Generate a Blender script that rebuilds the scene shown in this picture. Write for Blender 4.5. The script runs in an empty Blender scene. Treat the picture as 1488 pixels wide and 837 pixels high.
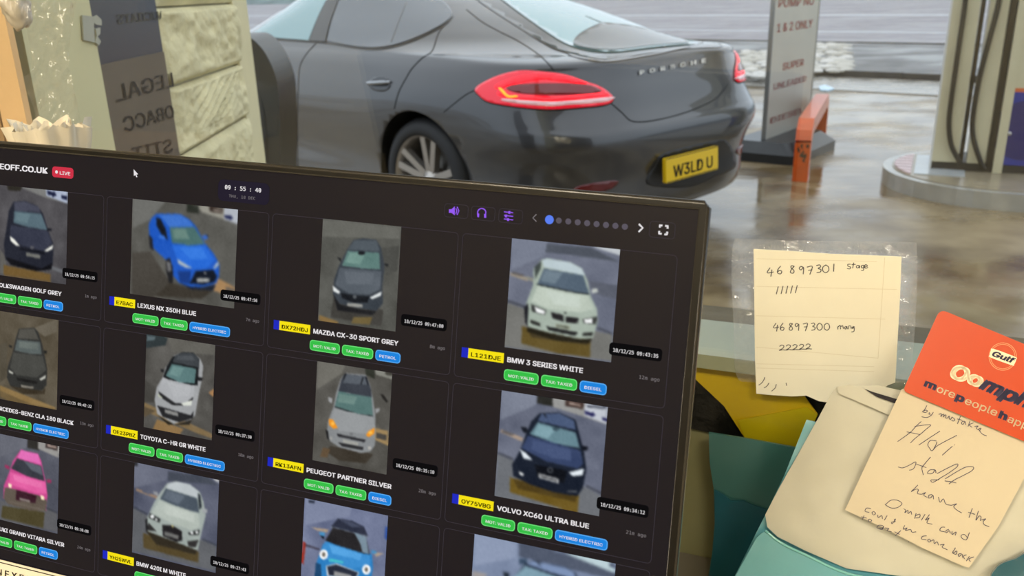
import bpy, bmesh, math, random
import numpy as np
from mathutils import Vector, Matrix
from mathutils.bvhtree import BVHTree
from mathutils.geometry import delaunay_2d_cdt
from mathutils import noise as mnoise

random.seed(7)
C = bpy.context.scene.collection
scn = bpy.context.scene
V = Vector

# ------------------------------------------------------------------ camera
F, PITCH, ROLL, CAMH = 1250.0, 0.335, -0.0268, 1.33      # focal in px of the 1488x837 frame
cp, sp, cr, sr = math.cos(PITCH), math.sin(PITCH), math.cos(ROLL), math.sin(ROLL)
_fw, _up, _rt = V((0, cp, -sp)), V((0, sp, cp)), V((1, 0, 0))
CR = cr * _rt + sr * _up
CU = -sr * _rt + cr * _up
CF = _fw
CO = V((0, 0, CAMH))
cd = bpy.data.cameras.new('camera')
cam = bpy.data.objects.new('camera', cd)
C.objects.link(cam)
cd.sensor_width = 36.0
cd.lens = F / 1488 * 36
cd.clip_start = 0.02
cd.clip_end = 400
mw = Matrix((CR, CU, -CF)).transposed().to_4x4()
mw.translation = CO
cam.matrix_world = mw
scn.camera = cam
cd.dof.use_dof = True
cd.dof.focus_distance = 0.52
cd.dof.aperture_fstop = 16.0

# ------------------------------------------------------------------ sky, lamps, exposure
scn.view_settings.view_transform = 'Standard'
scn.view_settings.look = 'None'
scn.view_settings.gamma = 1.0
scn.view_settings.exposure = 0.0
w = bpy.data.worlds.new('overcast_sky')
scn.world = w
w.use_nodes = True
nt = w.node_tree
nt.nodes.clear()
wo = nt.nodes.new('ShaderNodeOutputWorld')
bg = nt.nodes.new('ShaderNodeBackground')
tc = nt.nodes.new('ShaderNodeTexCoord')
sx = nt.nodes.new('ShaderNodeSeparateXYZ')
rp = nt.nodes.new('ShaderNodeValToRGB')
nz = nt.nodes.new('ShaderNodeTexNoise')
nz.inputs['Scale'].default_value = 2.2
nz.inputs['Detail'].default_value = 4
mx = nt.nodes.new('ShaderNodeMixRGB')
mx.blend_type = 'MULTIPLY'
mx.inputs[0].default_value = 0.35
nt.links.new(tc.outputs['Generated'], sx.inputs[0])
nt.links.new(sx.outputs['Z'], rp.inputs[0])
nt.links.new(tc.outputs['Generated'], nz.inputs['Vector'])
rp.color_ramp.elements[0].position = 0.0
rp.color_ramp.elements[0].color = (0.62, 0.70, 0.80, 1)
rp.color_ramp.elements[1].position = 0.7
rp.color_ramp.elements[1].color = (0.88, 0.93, 1.0, 1)
nt.links.new(rp.outputs[0], mx.inputs[1])
nt.links.new(nz.outputs['Fac'], mx.inputs[2])
nt.links.new(mx.outputs[0], bg.inputs['Color'])
bg.inputs['Strength'].default_value = 1.9
nt.links.new(bg.outputs[0], wo.inputs[0])

LAMP_W = 30.0        # each ceiling panel of the shop, watts
LAMP_COL = (1.0, 0.89, 0.70)

# ------------------------------------------------------------------ helpers
def ray(px, py):
    px, py = float(px), float(py)
    return (CF + (px - 744.0) / F * CR - (py - 418.5) / F * CU)

def at_depth(px, py, d):
    return CO + ray(px, py) * d

def on_z(px, py, z=0.0):
    r = ray(px, py)
    return CO + r * ((z - CAMH) / r.z)

def smooth_line(pts, n=6, closed=False):
    P = [np.array(p, float) for p in pts]
    if len(P) < 3:
        return [tuple(float(q) for q in p) for p in P]
    out = []
    N = len(P)
    rng = range(N if closed else N - 1)
    for i in rng:
        p0 = P[(i - 1) % N] if (closed or i > 0) else 2 * P[0] - P[1]
        p1 = P[i]
        p2 = P[(i + 1) % N]
        p3 = P[(i + 2) % N] if (closed or i + 2 < N) else 2 * P[-1] - P[-2]
        for k in range(n):
            t = k / n
            out.append(tuple(float(q) for q in 0.5 * (2 * p1 + (p2 - p0) * t + (2 * p0 - 5 * p1 + 4 * p2 - p3) * t * t + (3 * p1 - p0 - 3 * p2 + p3) * t ** 3)))
    if not closed:
        out.append(tuple(float(q) for q in P[-1]))
    return out

def lin(c):
    c = [x / 255.0 for x in c]
    return tuple(x / 12.92 if x <= 0.04045 else ((x + 0.055) / 1.055) ** 2.4 for x in c)

MATS = {}
def mat(name, col=(128, 128, 128), rough=0.5, metal=0.0, coat=0.0, emit=None, estr=1.0, var=0.0, vscale=8.0,
        bump=0.0, bscale=40.0, spec=0.5, trans=0.0, ior=1.45, rvar=0.0, alpha=1.0, coords='Object', linear=None):
    if name in MATS:
        return MATS[name]
    m = bpy.data.materials.new(name)
    m.use_nodes = True
    t = m.node_tree
    b = t.nodes['Principled BSDF']
    c = linear or lin(col)
    b.inputs['Base Color'].default_value = (*c, 1)
    b.inputs['Roughness'].default_value = rough
    b.inputs['Metallic'].default_value = metal
    b.inputs['Coat Weight'].default_value = coat
    b.inputs['Coat Roughness'].default_value = 0.04
    b.inputs['Specular IOR Level'].default_value = spec
    b.inputs['Transmission Weight'].default_value = trans
    b.inputs['IOR'].default_value = ior
    b.inputs['Alpha'].default_value = alpha
    if emit is not None:
        b.inputs['Emission Color'].default_value = (*lin(emit), 1)
        b.inputs['Emission Strength'].default_value = estr
    co = t.nodes.new('ShaderNodeTexCoord')
    if var > 0 or rvar > 0:
        n = t.nodes.new('ShaderNodeTexNoise')
        n.inputs['Scale'].default_value = vscale
        n.inputs['Detail'].default_value = 5
        t.links.new(co.outputs[coords], n.inputs['Vector'])
        if var > 0:
            r = t.nodes.new('ShaderNodeValToRGB')
            r.color_ramp.elements[0].position = 0.3
            r.color_ramp.elements[1].position = 0.7
            r.color_ramp.elements[0].color = (*[x * (1 - var) for x in c], 1)
            r.color_ramp.elements[1].color = (*[min(1, x * (1 + var)) for x in c], 1)
            t.links.new(n.outputs['Fac'], r.inputs[0])
            t.links.new(r.outputs[0], b.inputs['Base Color'])
        if rvar > 0:
            q = t.nodes.new('ShaderNodeMapRange')
            q.inputs[3].default_value = max(0, rough - rvar)
            q.inputs[4].default_value = rough + rvar
            t.links.new(n.outputs['Fac'], q.inputs[0])
            t.links.new(q.outputs[0], b.inputs['Roughness'])
    if bump > 0:
        n2 = t.nodes.new('ShaderNodeTexNoise')
        n2.inputs['Scale'].default_value = bscale
        n2.inputs['Detail'].default_value = 5
        t.links.new(co.outputs[coords], n2.inputs['Vector'])
        bu = t.nodes.new('ShaderNodeBump')
        bu.inputs['Strength'].default_value = bump
        bu.inputs['Distance'].default_value = 0.01
        t.links.new(n2.outputs['Fac'], bu.inputs['Height'])
        t.links.new(bu.outputs[0], b.inputs['Normal'])
    MATS[name] = m
    return m

def emat(name, col, k=1.0):
    """light emitting pixels of the screen"""
    if name in MATS:
        return MATS[name]
    m = bpy.data.materials.new(name)
    m.use_nodes = True
    t = m.node_tree
    t.nodes.clear()
    e = t.nodes.new('ShaderNodeEmission')
    o = t.nodes.new('ShaderNodeOutputMaterial')
    e.inputs[0].default_value = (*lin(col), 1)
    e.inputs[1].default_value = k
    t.links.new(e.outputs[0], o.inputs[0])
    MATS[name] = m
    return m

def clear_mat(name, tint=(1, 1, 1), rough=0.02, gloss=1.0, haze=0.0, bump=0.0, bscale=30.0, hazecol=(0.8, 0.8, 0.8)):
    """thin clear sheet: straight-through light + fresnel mirror (+ milky haze)"""
    if name in MATS:
        return MATS[name]
    m = bpy.data.materials.new(name)
    m.use_nodes = True
    t = m.node_tree
    t.nodes.clear()
    o = t.nodes.new('ShaderNodeOutputMaterial')
    tr = t.nodes.new('ShaderNodeBsdfTransparent')
    tr.inputs[0].default_value = (*tint, 1)
    gl = t.nodes.new('ShaderNodeBsdfGlossy')
    gl.inputs['Roughness'].default_value = rough
    fr = t.nodes.new('ShaderNodeFresnel')
    ge = t.nodes.new('ShaderNodeNewGeometry')
    mr = t.nodes.new('ShaderNodeMapRange')
    mr.inputs[3].default_value = 1.45
    mr.inputs[4].default_value = 1 / 1.45
    t.links.new(ge.outputs['Backfacing'], mr.inputs[0])
    t.links.new(mr.outputs[0], fr.inputs['IOR'])
    ml = t.nodes.new('ShaderNodeMath')
    ml.operation = 'MULTIPLY'
    ml.inputs[1].default_value = gloss
    t.links.new(fr.outputs[0], ml.inputs[0])
    mixs = t.nodes.new('ShaderNodeMixShader')
    t.links.new(ml.outputs[0], mixs.inputs[0])
    base = tr
    if haze > 0:
        df = t.nodes.new('ShaderNodeBsdfDiffuse')
        df.inputs[0].default_value = (*hazecol, 1)
        tl = t.nodes.new('ShaderNodeBsdfTranslucent')
        tl.inputs[0].default_value = (*hazecol, 1)
        m0 = t.nodes.new('ShaderNodeMixShader')
        t.links.new(df.outputs[0], m0.inputs[1])
        t.links.new(tl.outputs[0], m0.inputs[2])
        m1 = t.nodes.new('ShaderNodeMixShader')
        m1.inputs[0].default_value = haze
        t.links.new(tr.outputs[0], m1.inputs[1])
        t.links.new(m0.outputs[0], m1.inputs[2])
        base = m1
    t.links.new(base.outputs[0], mixs.inputs[1])
    t.links.new(gl.outputs[0], mixs.inputs[2])
    if bump > 0:
        co = t.nodes.new('ShaderNodeTexCoord')
        n2 = t.nodes.new('ShaderNodeTexNoise')
        n2.inputs['Scale'].default_value = bscale
        n2.inputs['Detail'].default_value = 4
        t.links.new(co.outputs['Object'], n2.inputs['Vector'])
        bu = t.nodes.new('ShaderNodeBump')
        bu.inputs['Strength'].default_value = bump
        bu.inputs['Distance'].default_value = 0.01
        t.links.new(n2.outputs['Fac'], bu.inputs['Height'])
        t.links.new(bu.outputs[0], gl.inputs['Normal'])
        t.links.new(bu.outputs[0], fr.inputs['Normal'])
    t.links.new(mixs.outputs[0], o.inputs[0])
    MATS[name] = m
    return m

def tag(o, label=None, cat=None, group=None, kind=None):
    if label: o['label'] = label
    if cat: o['category'] = cat
    if group: o['group'] = group
    if kind: o['kind'] = kind
    return o

def empty(name, loc, label=None, cat=None, group=None, rotz=0.0):
    o = bpy.data.objects.new(name, None)
    C.objects.link(o)
    o.empty_display_size = 0.05
    o.location = loc
    o.rotation_euler = (0, 0, rotz)
    return tag(o, label, cat, group)

def wloc(o):
    M = Matrix.Translation(o.location) @ o.rotation_euler.to_matrix().to_4x4()
    if o.parent:
        M = wloc(o.parent) @ M
    return M

class MB:
    """collects geometry (world coordinates) and links it as one mesh object"""
    def __init__(s):
        s.v, s.f, s.m, s.mats, s.sm = [], [], [], [], []
    def mi(s, m):
        if m not in s.mats:
            s.mats.append(m)
        return s.mats.index(m)
    def add(s, vs, fs, m, smooth=False):
        k = len(s.v)
        i = s.mi(m)
        s.v += [tuple(p) for p in vs]
        for f in fs:
            s.f.append([k + q for q in f])
            s.m.append(i)
            s.sm.append(smooth)
        return s
    def box(s, o, ex, ey, ez, m):
        """o corner, three edge vectors"""
        o, ex, ey, ez = V(o), V(ex), V(ey), V(ez)
        vs = [o, o + ex, o + ex + ey, o + ey, o + ez, o + ex + ez, o + ex + ey + ez, o + ey + ez]
        fs = [(0, 3, 2, 1), (4, 5, 6, 7), (0, 1, 5, 4), (1, 2, 6, 5), (2, 3, 7, 6), (3, 0, 4, 7)]
        if ex.cross(ey).dot(ez) < 0:
            fs = [tuple(reversed(f)) for f in fs]
        return s.add(vs, fs, m)
    def aabox(s, a, b, m):
        return s.box(a, (b[0] - a[0], 0, 0), (0, b[1] - a[1], 0), (0, 0, b[2] - a[2]), m)
    def tube(s, pts, r, m, n=8, cap=True, closed=False):
        pts = [V(p) for p in pts]
        N = len(pts)
        rs = r if isinstance(r, (list, tuple)) else [r] * N
        vs, fs = [], []
        T0 = None
        ref = None
        for i, p in enumerate(pts):
            if closed:
                T = (pts[(i + 1) % N] - pts[i - 1]).normalized()
            else:
                T = (pts[min(i + 1, N - 1)] - pts[max(i - 1, 0)]).normalized()
            if ref is None:
                a = V((0, 0, 1)) if abs(T.z) < 0.9 else V((1, 0, 0))
                ref = (a - T * a.dot(T)).normalized()
            else:
                ref = (ref - T * ref.dot(T)).normalized()
            bi = T.cross(ref)
            for k in range(n):
                a = 2 * math.pi * k / n
                vs.append(p + rs[i] * (math.cos(a) * ref + math.sin(a) * bi))
        for i in range(N if closed else N - 1):
            j = (i + 1) % N
            for k in range(n):
                fs.append((i * n + k, i * n + (k + 1) % n, j * n + (k + 1) % n, j * n + k))
        if cap and not closed:
            fs.append(tuple(reversed(range(n))))
            fs.append(tuple((N - 1) * n + k for k in range(n)))
        return s.add(vs, fs, m, True)
    def lathe(s, o, ax, prof, m, n=32, smooth=True, m_of=None):
        """prof: (radius, along) list; ax axis"""
        o, ax = V(o), V(ax).normalized()
        a = V((0, 0, 1)) if abs(ax.z) < 0.9 else V((1, 0, 0))
        e1 = (a - ax * a.dot(ax)).normalized()
        e2 = ax.cross(e1)
        vs, fs = [], []
        for r, h in prof:
            for k in range(n):
                t = 2 * math.pi * k / n
                vs.append(o + ax * h + r * (math.cos(t) * e1 + math.sin(t) * e2))
        for i in range(len(prof) - 1):
            for k in range(n):
                fs.append((i * n + k, i * n + (k + 1) % n, (i + 1) * n + (k + 1) % n, (i + 1) * n + k))
        return s.add(vs, fs, m, smooth)
    def prism(s, pts, d, m, smooth=False, mside=None):
        """outline of 3D points (roughly planar, may be concave), thickened by vector d (away from the face)"""
        pts = [V(p) for p in pts]
        d = V(d)
        nrm = V((0, 0, 0))
        for i in range(len(pts)):
            nrm += (pts[i] - pts[0]).cross(pts[(i + 1) % len(pts)] - pts[0])
        if nrm.dot(d) > 0:
            pts.reverse()
        N = len(pts)
        s.add(pts + [p + d for p in pts], [tuple(range(N)), tuple(reversed(range(N, 2 * N)))], m)
        k = len(s.v) - 2 * N
        i = s.mi(mside or m)
        for q in range(N):
            s.f.append([k + q, k + N + q, k + N + (q + 1) % N, k + (q + 1) % N])
            s.m.append(i)
            s.sm.append(smooth)
        return s
    def text(s, st, m, fn, bold=0.0, shear=0.0, space=1.0, width=None, height=None, mono=False):
        """fn(x, y) -> world point; text is scaled to WIDTH (baseline from 0) and cap HEIGHT"""
        vs, fs, x0, x1, cap = font_mesh(st, bold, shear, space, mono)
        kx = (width / (x1 - x0)) if width else height / cap
        ky = (height / cap) if height else kx
        return s.add([fn((x - x0) * kx, y * ky) for x, y in vs], fs, m)
    def build(s, name, parent=None, label=None, cat=None, group=None, kind=None, weld=False):
        M = wloc(parent).inverted() if parent else None
        origin = V((0, 0, 0))
        vs = np.array(s.v, float) if s.v else np.zeros((0, 3))
        if parent is None and len(vs):
            lo, hi = vs.min(0), vs.max(0)
            origin = V(((lo[0] + hi[0]) / 2, (lo[1] + hi[1]) / 2, lo[2]))
            vv = vs - np.array(origin)
        else:
            R = np.array(M)
            vv = vs @ R[:3, :3].T + R[:3, 3]
        me = bpy.data.meshes.new(name)
        me.from_pydata(vv.tolist(), [], s.f)
        for m in s.mats:
            me.materials.append(m)
        me.polygons.foreach_set('material_index', s.m)
        me.polygons.foreach_set('use_smooth', s.sm)
        me.update()
        o = bpy.data.objects.new(name, me)
        C.objects.link(o)
        if parent:
            o.parent = parent
        else:
            o.location = origin
        return tag(o, label, cat, group, kind)

_FONT = {}
def _font(fname):
    try:
        import os
        return bpy.data.fonts.load(os.path.join(bpy.utils.system_resource('DATAFILES'), 'fonts', fname), check_existing=True)
    except Exception:
        return None
FONT_SANS, FONT_MONO = _font('Inter.woff2'), _font('DejaVuSansMono.woff2')
def font_mesh(st, bold, shear, space, mono=False):
    key = (st, bold, shear, space, mono)
    if key in _FONT:
        return _FONT[key]
    cu = bpy.data.curves.new('t', 'FONT')
    cu.body = st
    fo = FONT_MONO if mono else FONT_SANS
    if fo: cu.font = fo
    cu.size = 1.0
    cu.shear = shear
    cu.space_character = space
    cu.resolution_u = 3
    cu.fill_mode = 'FRONT'
    ob = bpy.data.objects.new('t', cu)
    C.objects.link(ob)
    dg = bpy.context.evaluated_depsgraph_get()
    me = bpy.data.meshes.new_from_object(ob.evaluated_get(dg))
    vs = [(v.co.x, v.co.y) for v in me.vertices]
    fs = [tuple(p.vertices) for p in me.polygons]
    bpy.data.objects.remove(ob)
    bpy.data.curves.remove(cu)
    bpy.data.meshes.remove(me)
    if bold > 0:                      # heavier strokes: the same letters laid over each other, a little apart
        base, bf_ = list(vs), list(fs)
        vs, fs = [], []
        for dx, dy in ((-1, -0.6), (1, -0.6), (-1, 0.6), (1, 0.6), (0, 0)):
            k = len(vs)
            vs += [(x + dx * bold, y + dy * bold) for x, y in base]
            fs += [tuple(q + k for q in f) for f in bf_]
    xs = [v[0] for v in vs] or [0, 1]
    _FONT[key] = (vs, fs, min(xs), max(xs), 0.727)
    return _FONT[key]

class Plane:
    def __init__(s, o, ex, ey):
        s.o = V(o)
        s.ex = V(ex).normalized()
        s.ey = (V(ey) - s.ex * V(ey).dot(s.ex)).normalized()
        s.n = s.ex.cross(s.ey)
        if s.n.dot(CO - s.o) < 0:
            s.n = -s.n
    def px(s, x, y, off=0.0):
        """point of the plane (moved OFF along its normal) seen at pixel x, y"""
        r = ray(x, y)
        o = s.o + s.n * off
        return CO + r * ((o - CO).dot(s.n) / r.dot(s.n))
    def ab(s, x, y):
        p = s.px(x, y) - s.o
        return p.dot(s.ex), p.dot(s.ey)
    def at(s, a, b, off=0.0):
        return s.o + s.ex * a + s.ey * b + s.n * off
    def liner(s, A, B, off, up=None):
        """mapping for text with baseline from pixel A to pixel B; returns fn, width"""
        p, q = s.px(*A, off), s.px(*B, off)
        d = q - p
        wd = d.length
        d.normalize()
        u = s.n.cross(d)
        return (lambda x, y: p + d * x + u * y), wd

def ribbon(mb, pl, pts, wdt, m, off, smooth=4):
    """flat ink stroke on plane; pts in pixels"""
    ab = [pl.ab(*p) for p in (smooth_line(pts, smooth) if len(pts) > 2 else pts)]
    vs, fs = [], []
    N = len(ab)
    for i, p in enumerate(ab):
        a, b = ab[max(i - 1, 0)], ab[min(i + 1, N - 1)]
        dx, dy = b[0] - a[0], b[1] - a[1]
        L = math.hypot(dx, dy) or 1e-9
        nx, ny = -dy / L * wdt / 2, dx / L * wdt / 2
        vs += [pl.at(p[0] + nx, p[1] + ny, off), pl.at(p[0] - nx, p[1] - ny, off)]
    for i in range(N - 1):
        fs.append((2 * i, 2 * i + 1, 2 * i + 3, 2 * i + 2))
    mb.add(vs, fs, m)

def fill2d(poly, step):
    """triangulated 2D polygon with inner points (poly dense); returns verts, tris"""
    P = [V(p) for p in poly]
    xs = [p.x for p in P]
    ys = [p.y for p in P]
    pa = np.array([(p.x, p.y) for p in P])
    inner = []
    y = min(ys) + step / 2
    while y < max(ys):
        x = min(xs) + step / 2
        while x < max(xs):
            a = pa
            b = np.roll(pa, -1, 0)
            cond = (a[:, 1] > y) != (b[:, 1] > y)
            with np.errstate(divide='ignore', invalid='ignore'):
                xi = a[:, 0] + (y - a[:, 1]) / (b[:, 1] - a[:, 1]) * (b[:, 0] - a[:, 0])
            if (np.sum(cond & (x < xi)) % 2) == 1:
                e = b - a
                L2 = (e ** 2).sum(1) + 1e-12
                t = np.clip(((x - a[:, 0]) * e[:, 0] + (y - a[:, 1]) * e[:, 1]) / L2, 0, 1)
                dd = np.hypot(a[:, 0] + t * e[:, 0] - x, a[:, 1] + t * e[:, 1] - y).min()
                if dd > step * 0.35:
                    inner.append(V((x, y)))
            x += step
        y += step
    n = len(P)
    res = delaunay_2d_cdt(P + inner, [(i, (i + 1) % n) for i in range(n)], [list(range(n))], 1, 1e-6)
    return [(v.x, v.y) for v in res[0]], [tuple(f) for f in res[2]]

def dens(poly, step, closed=True):
    out = []
    N = len(poly)
    for i in range(N if closed else N - 1):
        a, b = poly[i], poly[(i + 1) % N]
        k = max(1, int(math.hypot(b[0] - a[0], b[1] - a[1]) / step))
        for q in range(k):
            out.append((a[0] + (b[0] - a[0]) * q / k, a[1] + (b[1] - a[1]) * q / k))
    if not closed:
        out.append(tuple(poly[-1]))
    return out

def rrect(x0, y0, x1, y1, r, n=4):
    out = []
    for cx, cy, a0 in ((x1 - r, y1 - r, 0), (x0 + r, y1 - r, 90), (x0 + r, y0 + r, 180), (x1 - r, y0 + r, 270)):
        for k in range(n + 1):
            a = math.radians(a0 + 90 * k / n)
            out.append((cx + r * math.cos(a), cy + r * math.sin(a)))
    return out
# ------------------------------------------------------------------ frame of the shop
AW = math.radians(22)
EW = V((math.cos(AW), -math.sin(AW), 0))          # along the shop front
NW = V((-math.sin(AW), -math.cos(AW), 0))         # into the shop
UP = V((0, 0, 1))
WP = Plane(at_depth(1200, 470, 0.66), EW, UP)     # inner face of the window glass
W0 = V((WP.o.x, WP.o.y, 0))
def wp(t, z, s=0.0):
    """t along the shop front, s into the shop"""
    return W0 + EW * t + NW * s + UP * z
Z_RAIL1 = WP.px(1050, 513).z
Z_RAIL0 = WP.px(1050, 533).z
T_L = WP.ab(40, 212)[0] - 0.06
T_R = 0.75
Z_TOP = 2.15

# wet forecourt: concrete with puddles that mirror the sky
def wet_ground(name, c0, c1, wet=(0.05, 0.42), scale=0.9, bump=0.12, p0=0.42, p1=0.60, spec=0.6):
    m = bpy.data.materials.new(name)
    m.use_nodes = True
    t = m.node_tree
    b = t.nodes['Principled BSDF']
    co = t.nodes.new('ShaderNodeTexCoord')
    mp = t.nodes.new('ShaderNodeMapping')
    mp.inputs['Scale'].default_value = (0.6, 1.0, 1.0)
    t.links.new(co.outputs['Object'], mp.inputs[0])
    n1 = t.nodes.new('ShaderNodeTexNoise')
    n1.inputs['Scale'].default_value = scale
    n1.inputs['Detail'].default_value = 6
    n1.inputs['Roughness'].default_value = 0.6
    t.links.new(mp.outputs[0], n1.inputs['Vector'])
    pr = t.nodes.new('ShaderNodeMapRange')
    pr.inputs[1].default_value = p0
    pr.inputs[2].default_value = p1
    pr.inputs[3].default_value = wet[1]
    pr.inputs[4].default_value = wet[0]
    t.links.new(n1.outputs['Fac'], pr.inputs[0])
    t.links.new(pr.outputs[0], b.inputs['Roughness'])
    n2 = t.nodes.new('ShaderNodeTexNoise')
    n2.inputs['Scale'].default_value = 2.6
    n2.inputs['Detail'].default_value = 8
    t.links.new(co.outputs['Object'], n2.inputs['Vector'])
    rp = t.nodes.new('ShaderNodeValToRGB')
    rp.color_ramp.elements[0].position = 0.35
    rp.color_ramp.elements[1].position = 0.65
    rp.color_ramp.elements[0].color = (*lin(c0), 1)
    rp.color_ramp.elements[1].color = (*lin(c1), 1)
    t.links.new(n2.outputs['Fac'], rp.inputs[0])
    t.links.new(rp.outputs[0], b.inputs['Base Color'])
    n3 = t.nodes.new('ShaderNodeTexNoise')
    n3.inputs['Scale'].default_value = 4
    n3.inputs['Detail'].default_value = 7
    mp3 = t.nodes.new('ShaderNodeMapping')
    mp3.inputs['Scale'].default_value = (0.8, 2.4, 1.0)
    t.links.new(co.outputs['Object'], mp3.inputs[0])
    t.links.new(mp3.outputs[0], n3.inputs['Vector'])
    bu = t.nodes.new('ShaderNodeBump')
    bu.inputs['Strength'].default_value = bump
    bu.inputs['Distance'].default_value = 0.02
    t.links.new(n3.outputs['Fac'], bu.inputs['Height'])
    t.links.new(bu.outputs[0], b.inputs['Normal'])
    b.inputs['Specular IOR Level'].default_value = spec
    return m

M_fore = wet_ground('wet_concrete', (92, 74, 46), (150, 132, 100), (0.05, 0.42), 0.7, 0.16, 0.42, 0.56, 0.95)
M_pave = wet_ground('wet_tarmac', (84, 85, 88), (116, 117, 118), (0.28, 0.6), 0.9, 0.5, 0.42, 0.6, 0.4)
M_road = wet_ground('wet_road', (118, 114, 120), (138, 134, 140), (0.40, 0.55), 0.5, 0.03, 0.42, 0.6, 0.4)

k0, k1 = on_z(1190, 111), on_z(1350, 118)
DR = (k1 - k0).normalized()                       # direction of the kerb line
NR = V((-DR.y, DR.x, 0))
if NR.y < 0: NR = -NR
def rd(a, b, z):
    return k0 + DR * a + NR * b + UP * z
PAVE_W = (on_z(1270, 68) - k0).dot(NR)
MB().box(rd(-60, -40, -0.15), DR * 120, NR * 40, UP * 0.15, M_fore).build('forecourt_ground', kind='structure')
MB().box(rd(-60, 0.12, -0.1), DR * 120, NR * (PAVE_W - 0.4), UP * 0.19, M_pave).build('pavement', kind='structure')
MB().box(rd(-200, PAVE_W - 0.2, -0.15), DR * 400, NR * 260, UP * 0.15, M_road).build('road_surface', kind='structure')
# kerbs, stone by stone near the view, the rest as two long runs
M_kerb = mat('kerb_stone', (92, 90, 86), 0.35, var=0.25, vscale=6, bump=0.2)
M_kerbd = mat('dark_kerb_stone', (52, 52, 52), 0.4, var=0.3, vscale=6, bump=0.2)
for nm, b0, m_, z1 in (('kerb_near', 0.0, M_kerbd, 0.10), ('kerb_far', PAVE_W - 0.32, M_kerb, 0.115)):
    mb = MB()
    mb.box(rd(-60, b0, -0.1), DR * 52, NR * 0.14, UP * (0.1 + z1), m_)
    mb.box(rd(12, b0, -0.1), DR * 48, NR * 0.14, UP * (0.1 + z1), m_)
    ke = mb.build(nm, kind='structure')
    for k in range(22):
        a = -8 + k * 0.915
        mb = MB()
        g = 0.006
        z_ = z1 + random.uniform(-0.006, 0.006)
        mb.box(rd(a + g, b0, -0.1), DR * (0.915 - 2 * g), NR * 0.14, UP * (0.1 + z_), m_)
        mb.build('kerb_stone', parent=ke)
# pale line on the far road
M_line = mat('road_paint', (170, 172, 178), 0.4, var=0.2, vscale=3)
MB().box(rd(-60, PAVE_W + 5.0, 0.0), DR * 160, NR * 0.5, UP * 0.006, M_line).build('lane_line', kind='structure')
MB().box(rd(-60, PAVE_W + 16.0, 0.0), DR * 160, NR * 1.2, UP * 0.006, M_line).build('lane_line', kind='structure')
# light gravel strip in front of the kerb
M_edge = mat('pale_concrete_edge', (150, 146, 138), 0.25, var=0.25, vscale=2.5, bump=0.2, bscale=12, rvar=0.15)
MB().box(rd(-60, -1.6, 0.0), DR * 120, NR * 1.55, UP * 0.012, M_edge).build('drain_edging', kind='structure')

# hedge bank far across the road
M_hedge = mat('far_bank_grass', (112, 128, 130), 0.9, var=0.25, vscale=0.3)
mbh = MB()
hv, hf = [], []
for i in range(81):
    a_ = -120 + 3 * i
    for q, (b_, z_) in enumerate(((PAVE_W + 60, -0.1), (PAVE_W + 66, 2.2 + 1.2 * mnoise.noise(V((a_ * 0.11, 0, 3)))), (PAVE_W + 72, 3.4 + 1.6 * mnoise.noise(V((a_ * 0.13, 2, 3)))), (PAVE_W + 84, -0.1))):
        p_ = rd(a_, b_, 0)
        hv.append((p_.x, p_.y, z_))
for i in range(80):
    for q in range(3):
        hf.append((i * 4 + q, i * 4 + 4 + q, i * 4 + 5 + q, i * 4 + 1 + q))
mbh.add(hv, hf, M_hedge, True).build('far_bank', kind='structure')

# patch of pale rubble setts let into the pavement
M_stone = [mat('pale_stone_%s' % n, c, 0.6, var=0.2, vscale=9, bump=0.4, bscale=14) for n, c in (('a', (190, 186, 176)), ('b', (168, 164, 154)), ('c', (205, 202, 196)))]
def stone_mesh(i):
    rr = random.Random(i)
    bm = bmesh.new()
    bmesh.ops.create_icosphere(bm, subdivisions=2, radius=1.0)
    for v in bm.verts:
        k = 1 + 0.25 * mnoise.noise(v.co * 1.3 + V((i * 3.1, 0, 0)))
        v.co = V((v.co.x * k, v.co.y * k, max(-0.2, v.co.z * k * 0.45)))
    me = bpy.data.meshes.new('stone')
    bm.to_mesh(me)
    bm.free()
    me.materials.append(M_stone[i % 3])
    for p in me.polygons: p.use_smooth = True
    return me
SM = [stone_mesh(i) for i in range(6)]
rub = tag(bpy.data.objects.new('rubble_verge', None), kind='structure')
C.objects.link(rub)
rub.location = on_z(1200, 90, 0.09)
bpy.context.view_layer.update()
Rn = random.Random(3)
for (xa, xb, ya, yb, n) in ((1176, 1232, 64, 104, 120), (1082, 1116, 74, 112, 60)):
    placed = []
    for k in range(n * 12):
        px, py = Rn.uniform(xa, xb), Rn.uniform(ya, yb)
        p = on_z(px, py, 0.09)
        s = Rn.uniform(0.09, 0.17)
        if any((p - q).length < (s + r) * 0.85 for q, r in placed):
            continue
        placed.append((p, s))
        o = bpy.data.objects.new('stone', SM[Rn.randrange(6)])
        C.objects.link(o)
        o.parent = rub
        o.location = p - rub.location
        o.scale = (s, s * Rn.uniform(0.7, 1.2), s * 0.7)
        o.rotation_euler = (0, 0, Rn.uniform(0, 6))
        if len(placed) >= n:
            break

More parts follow.
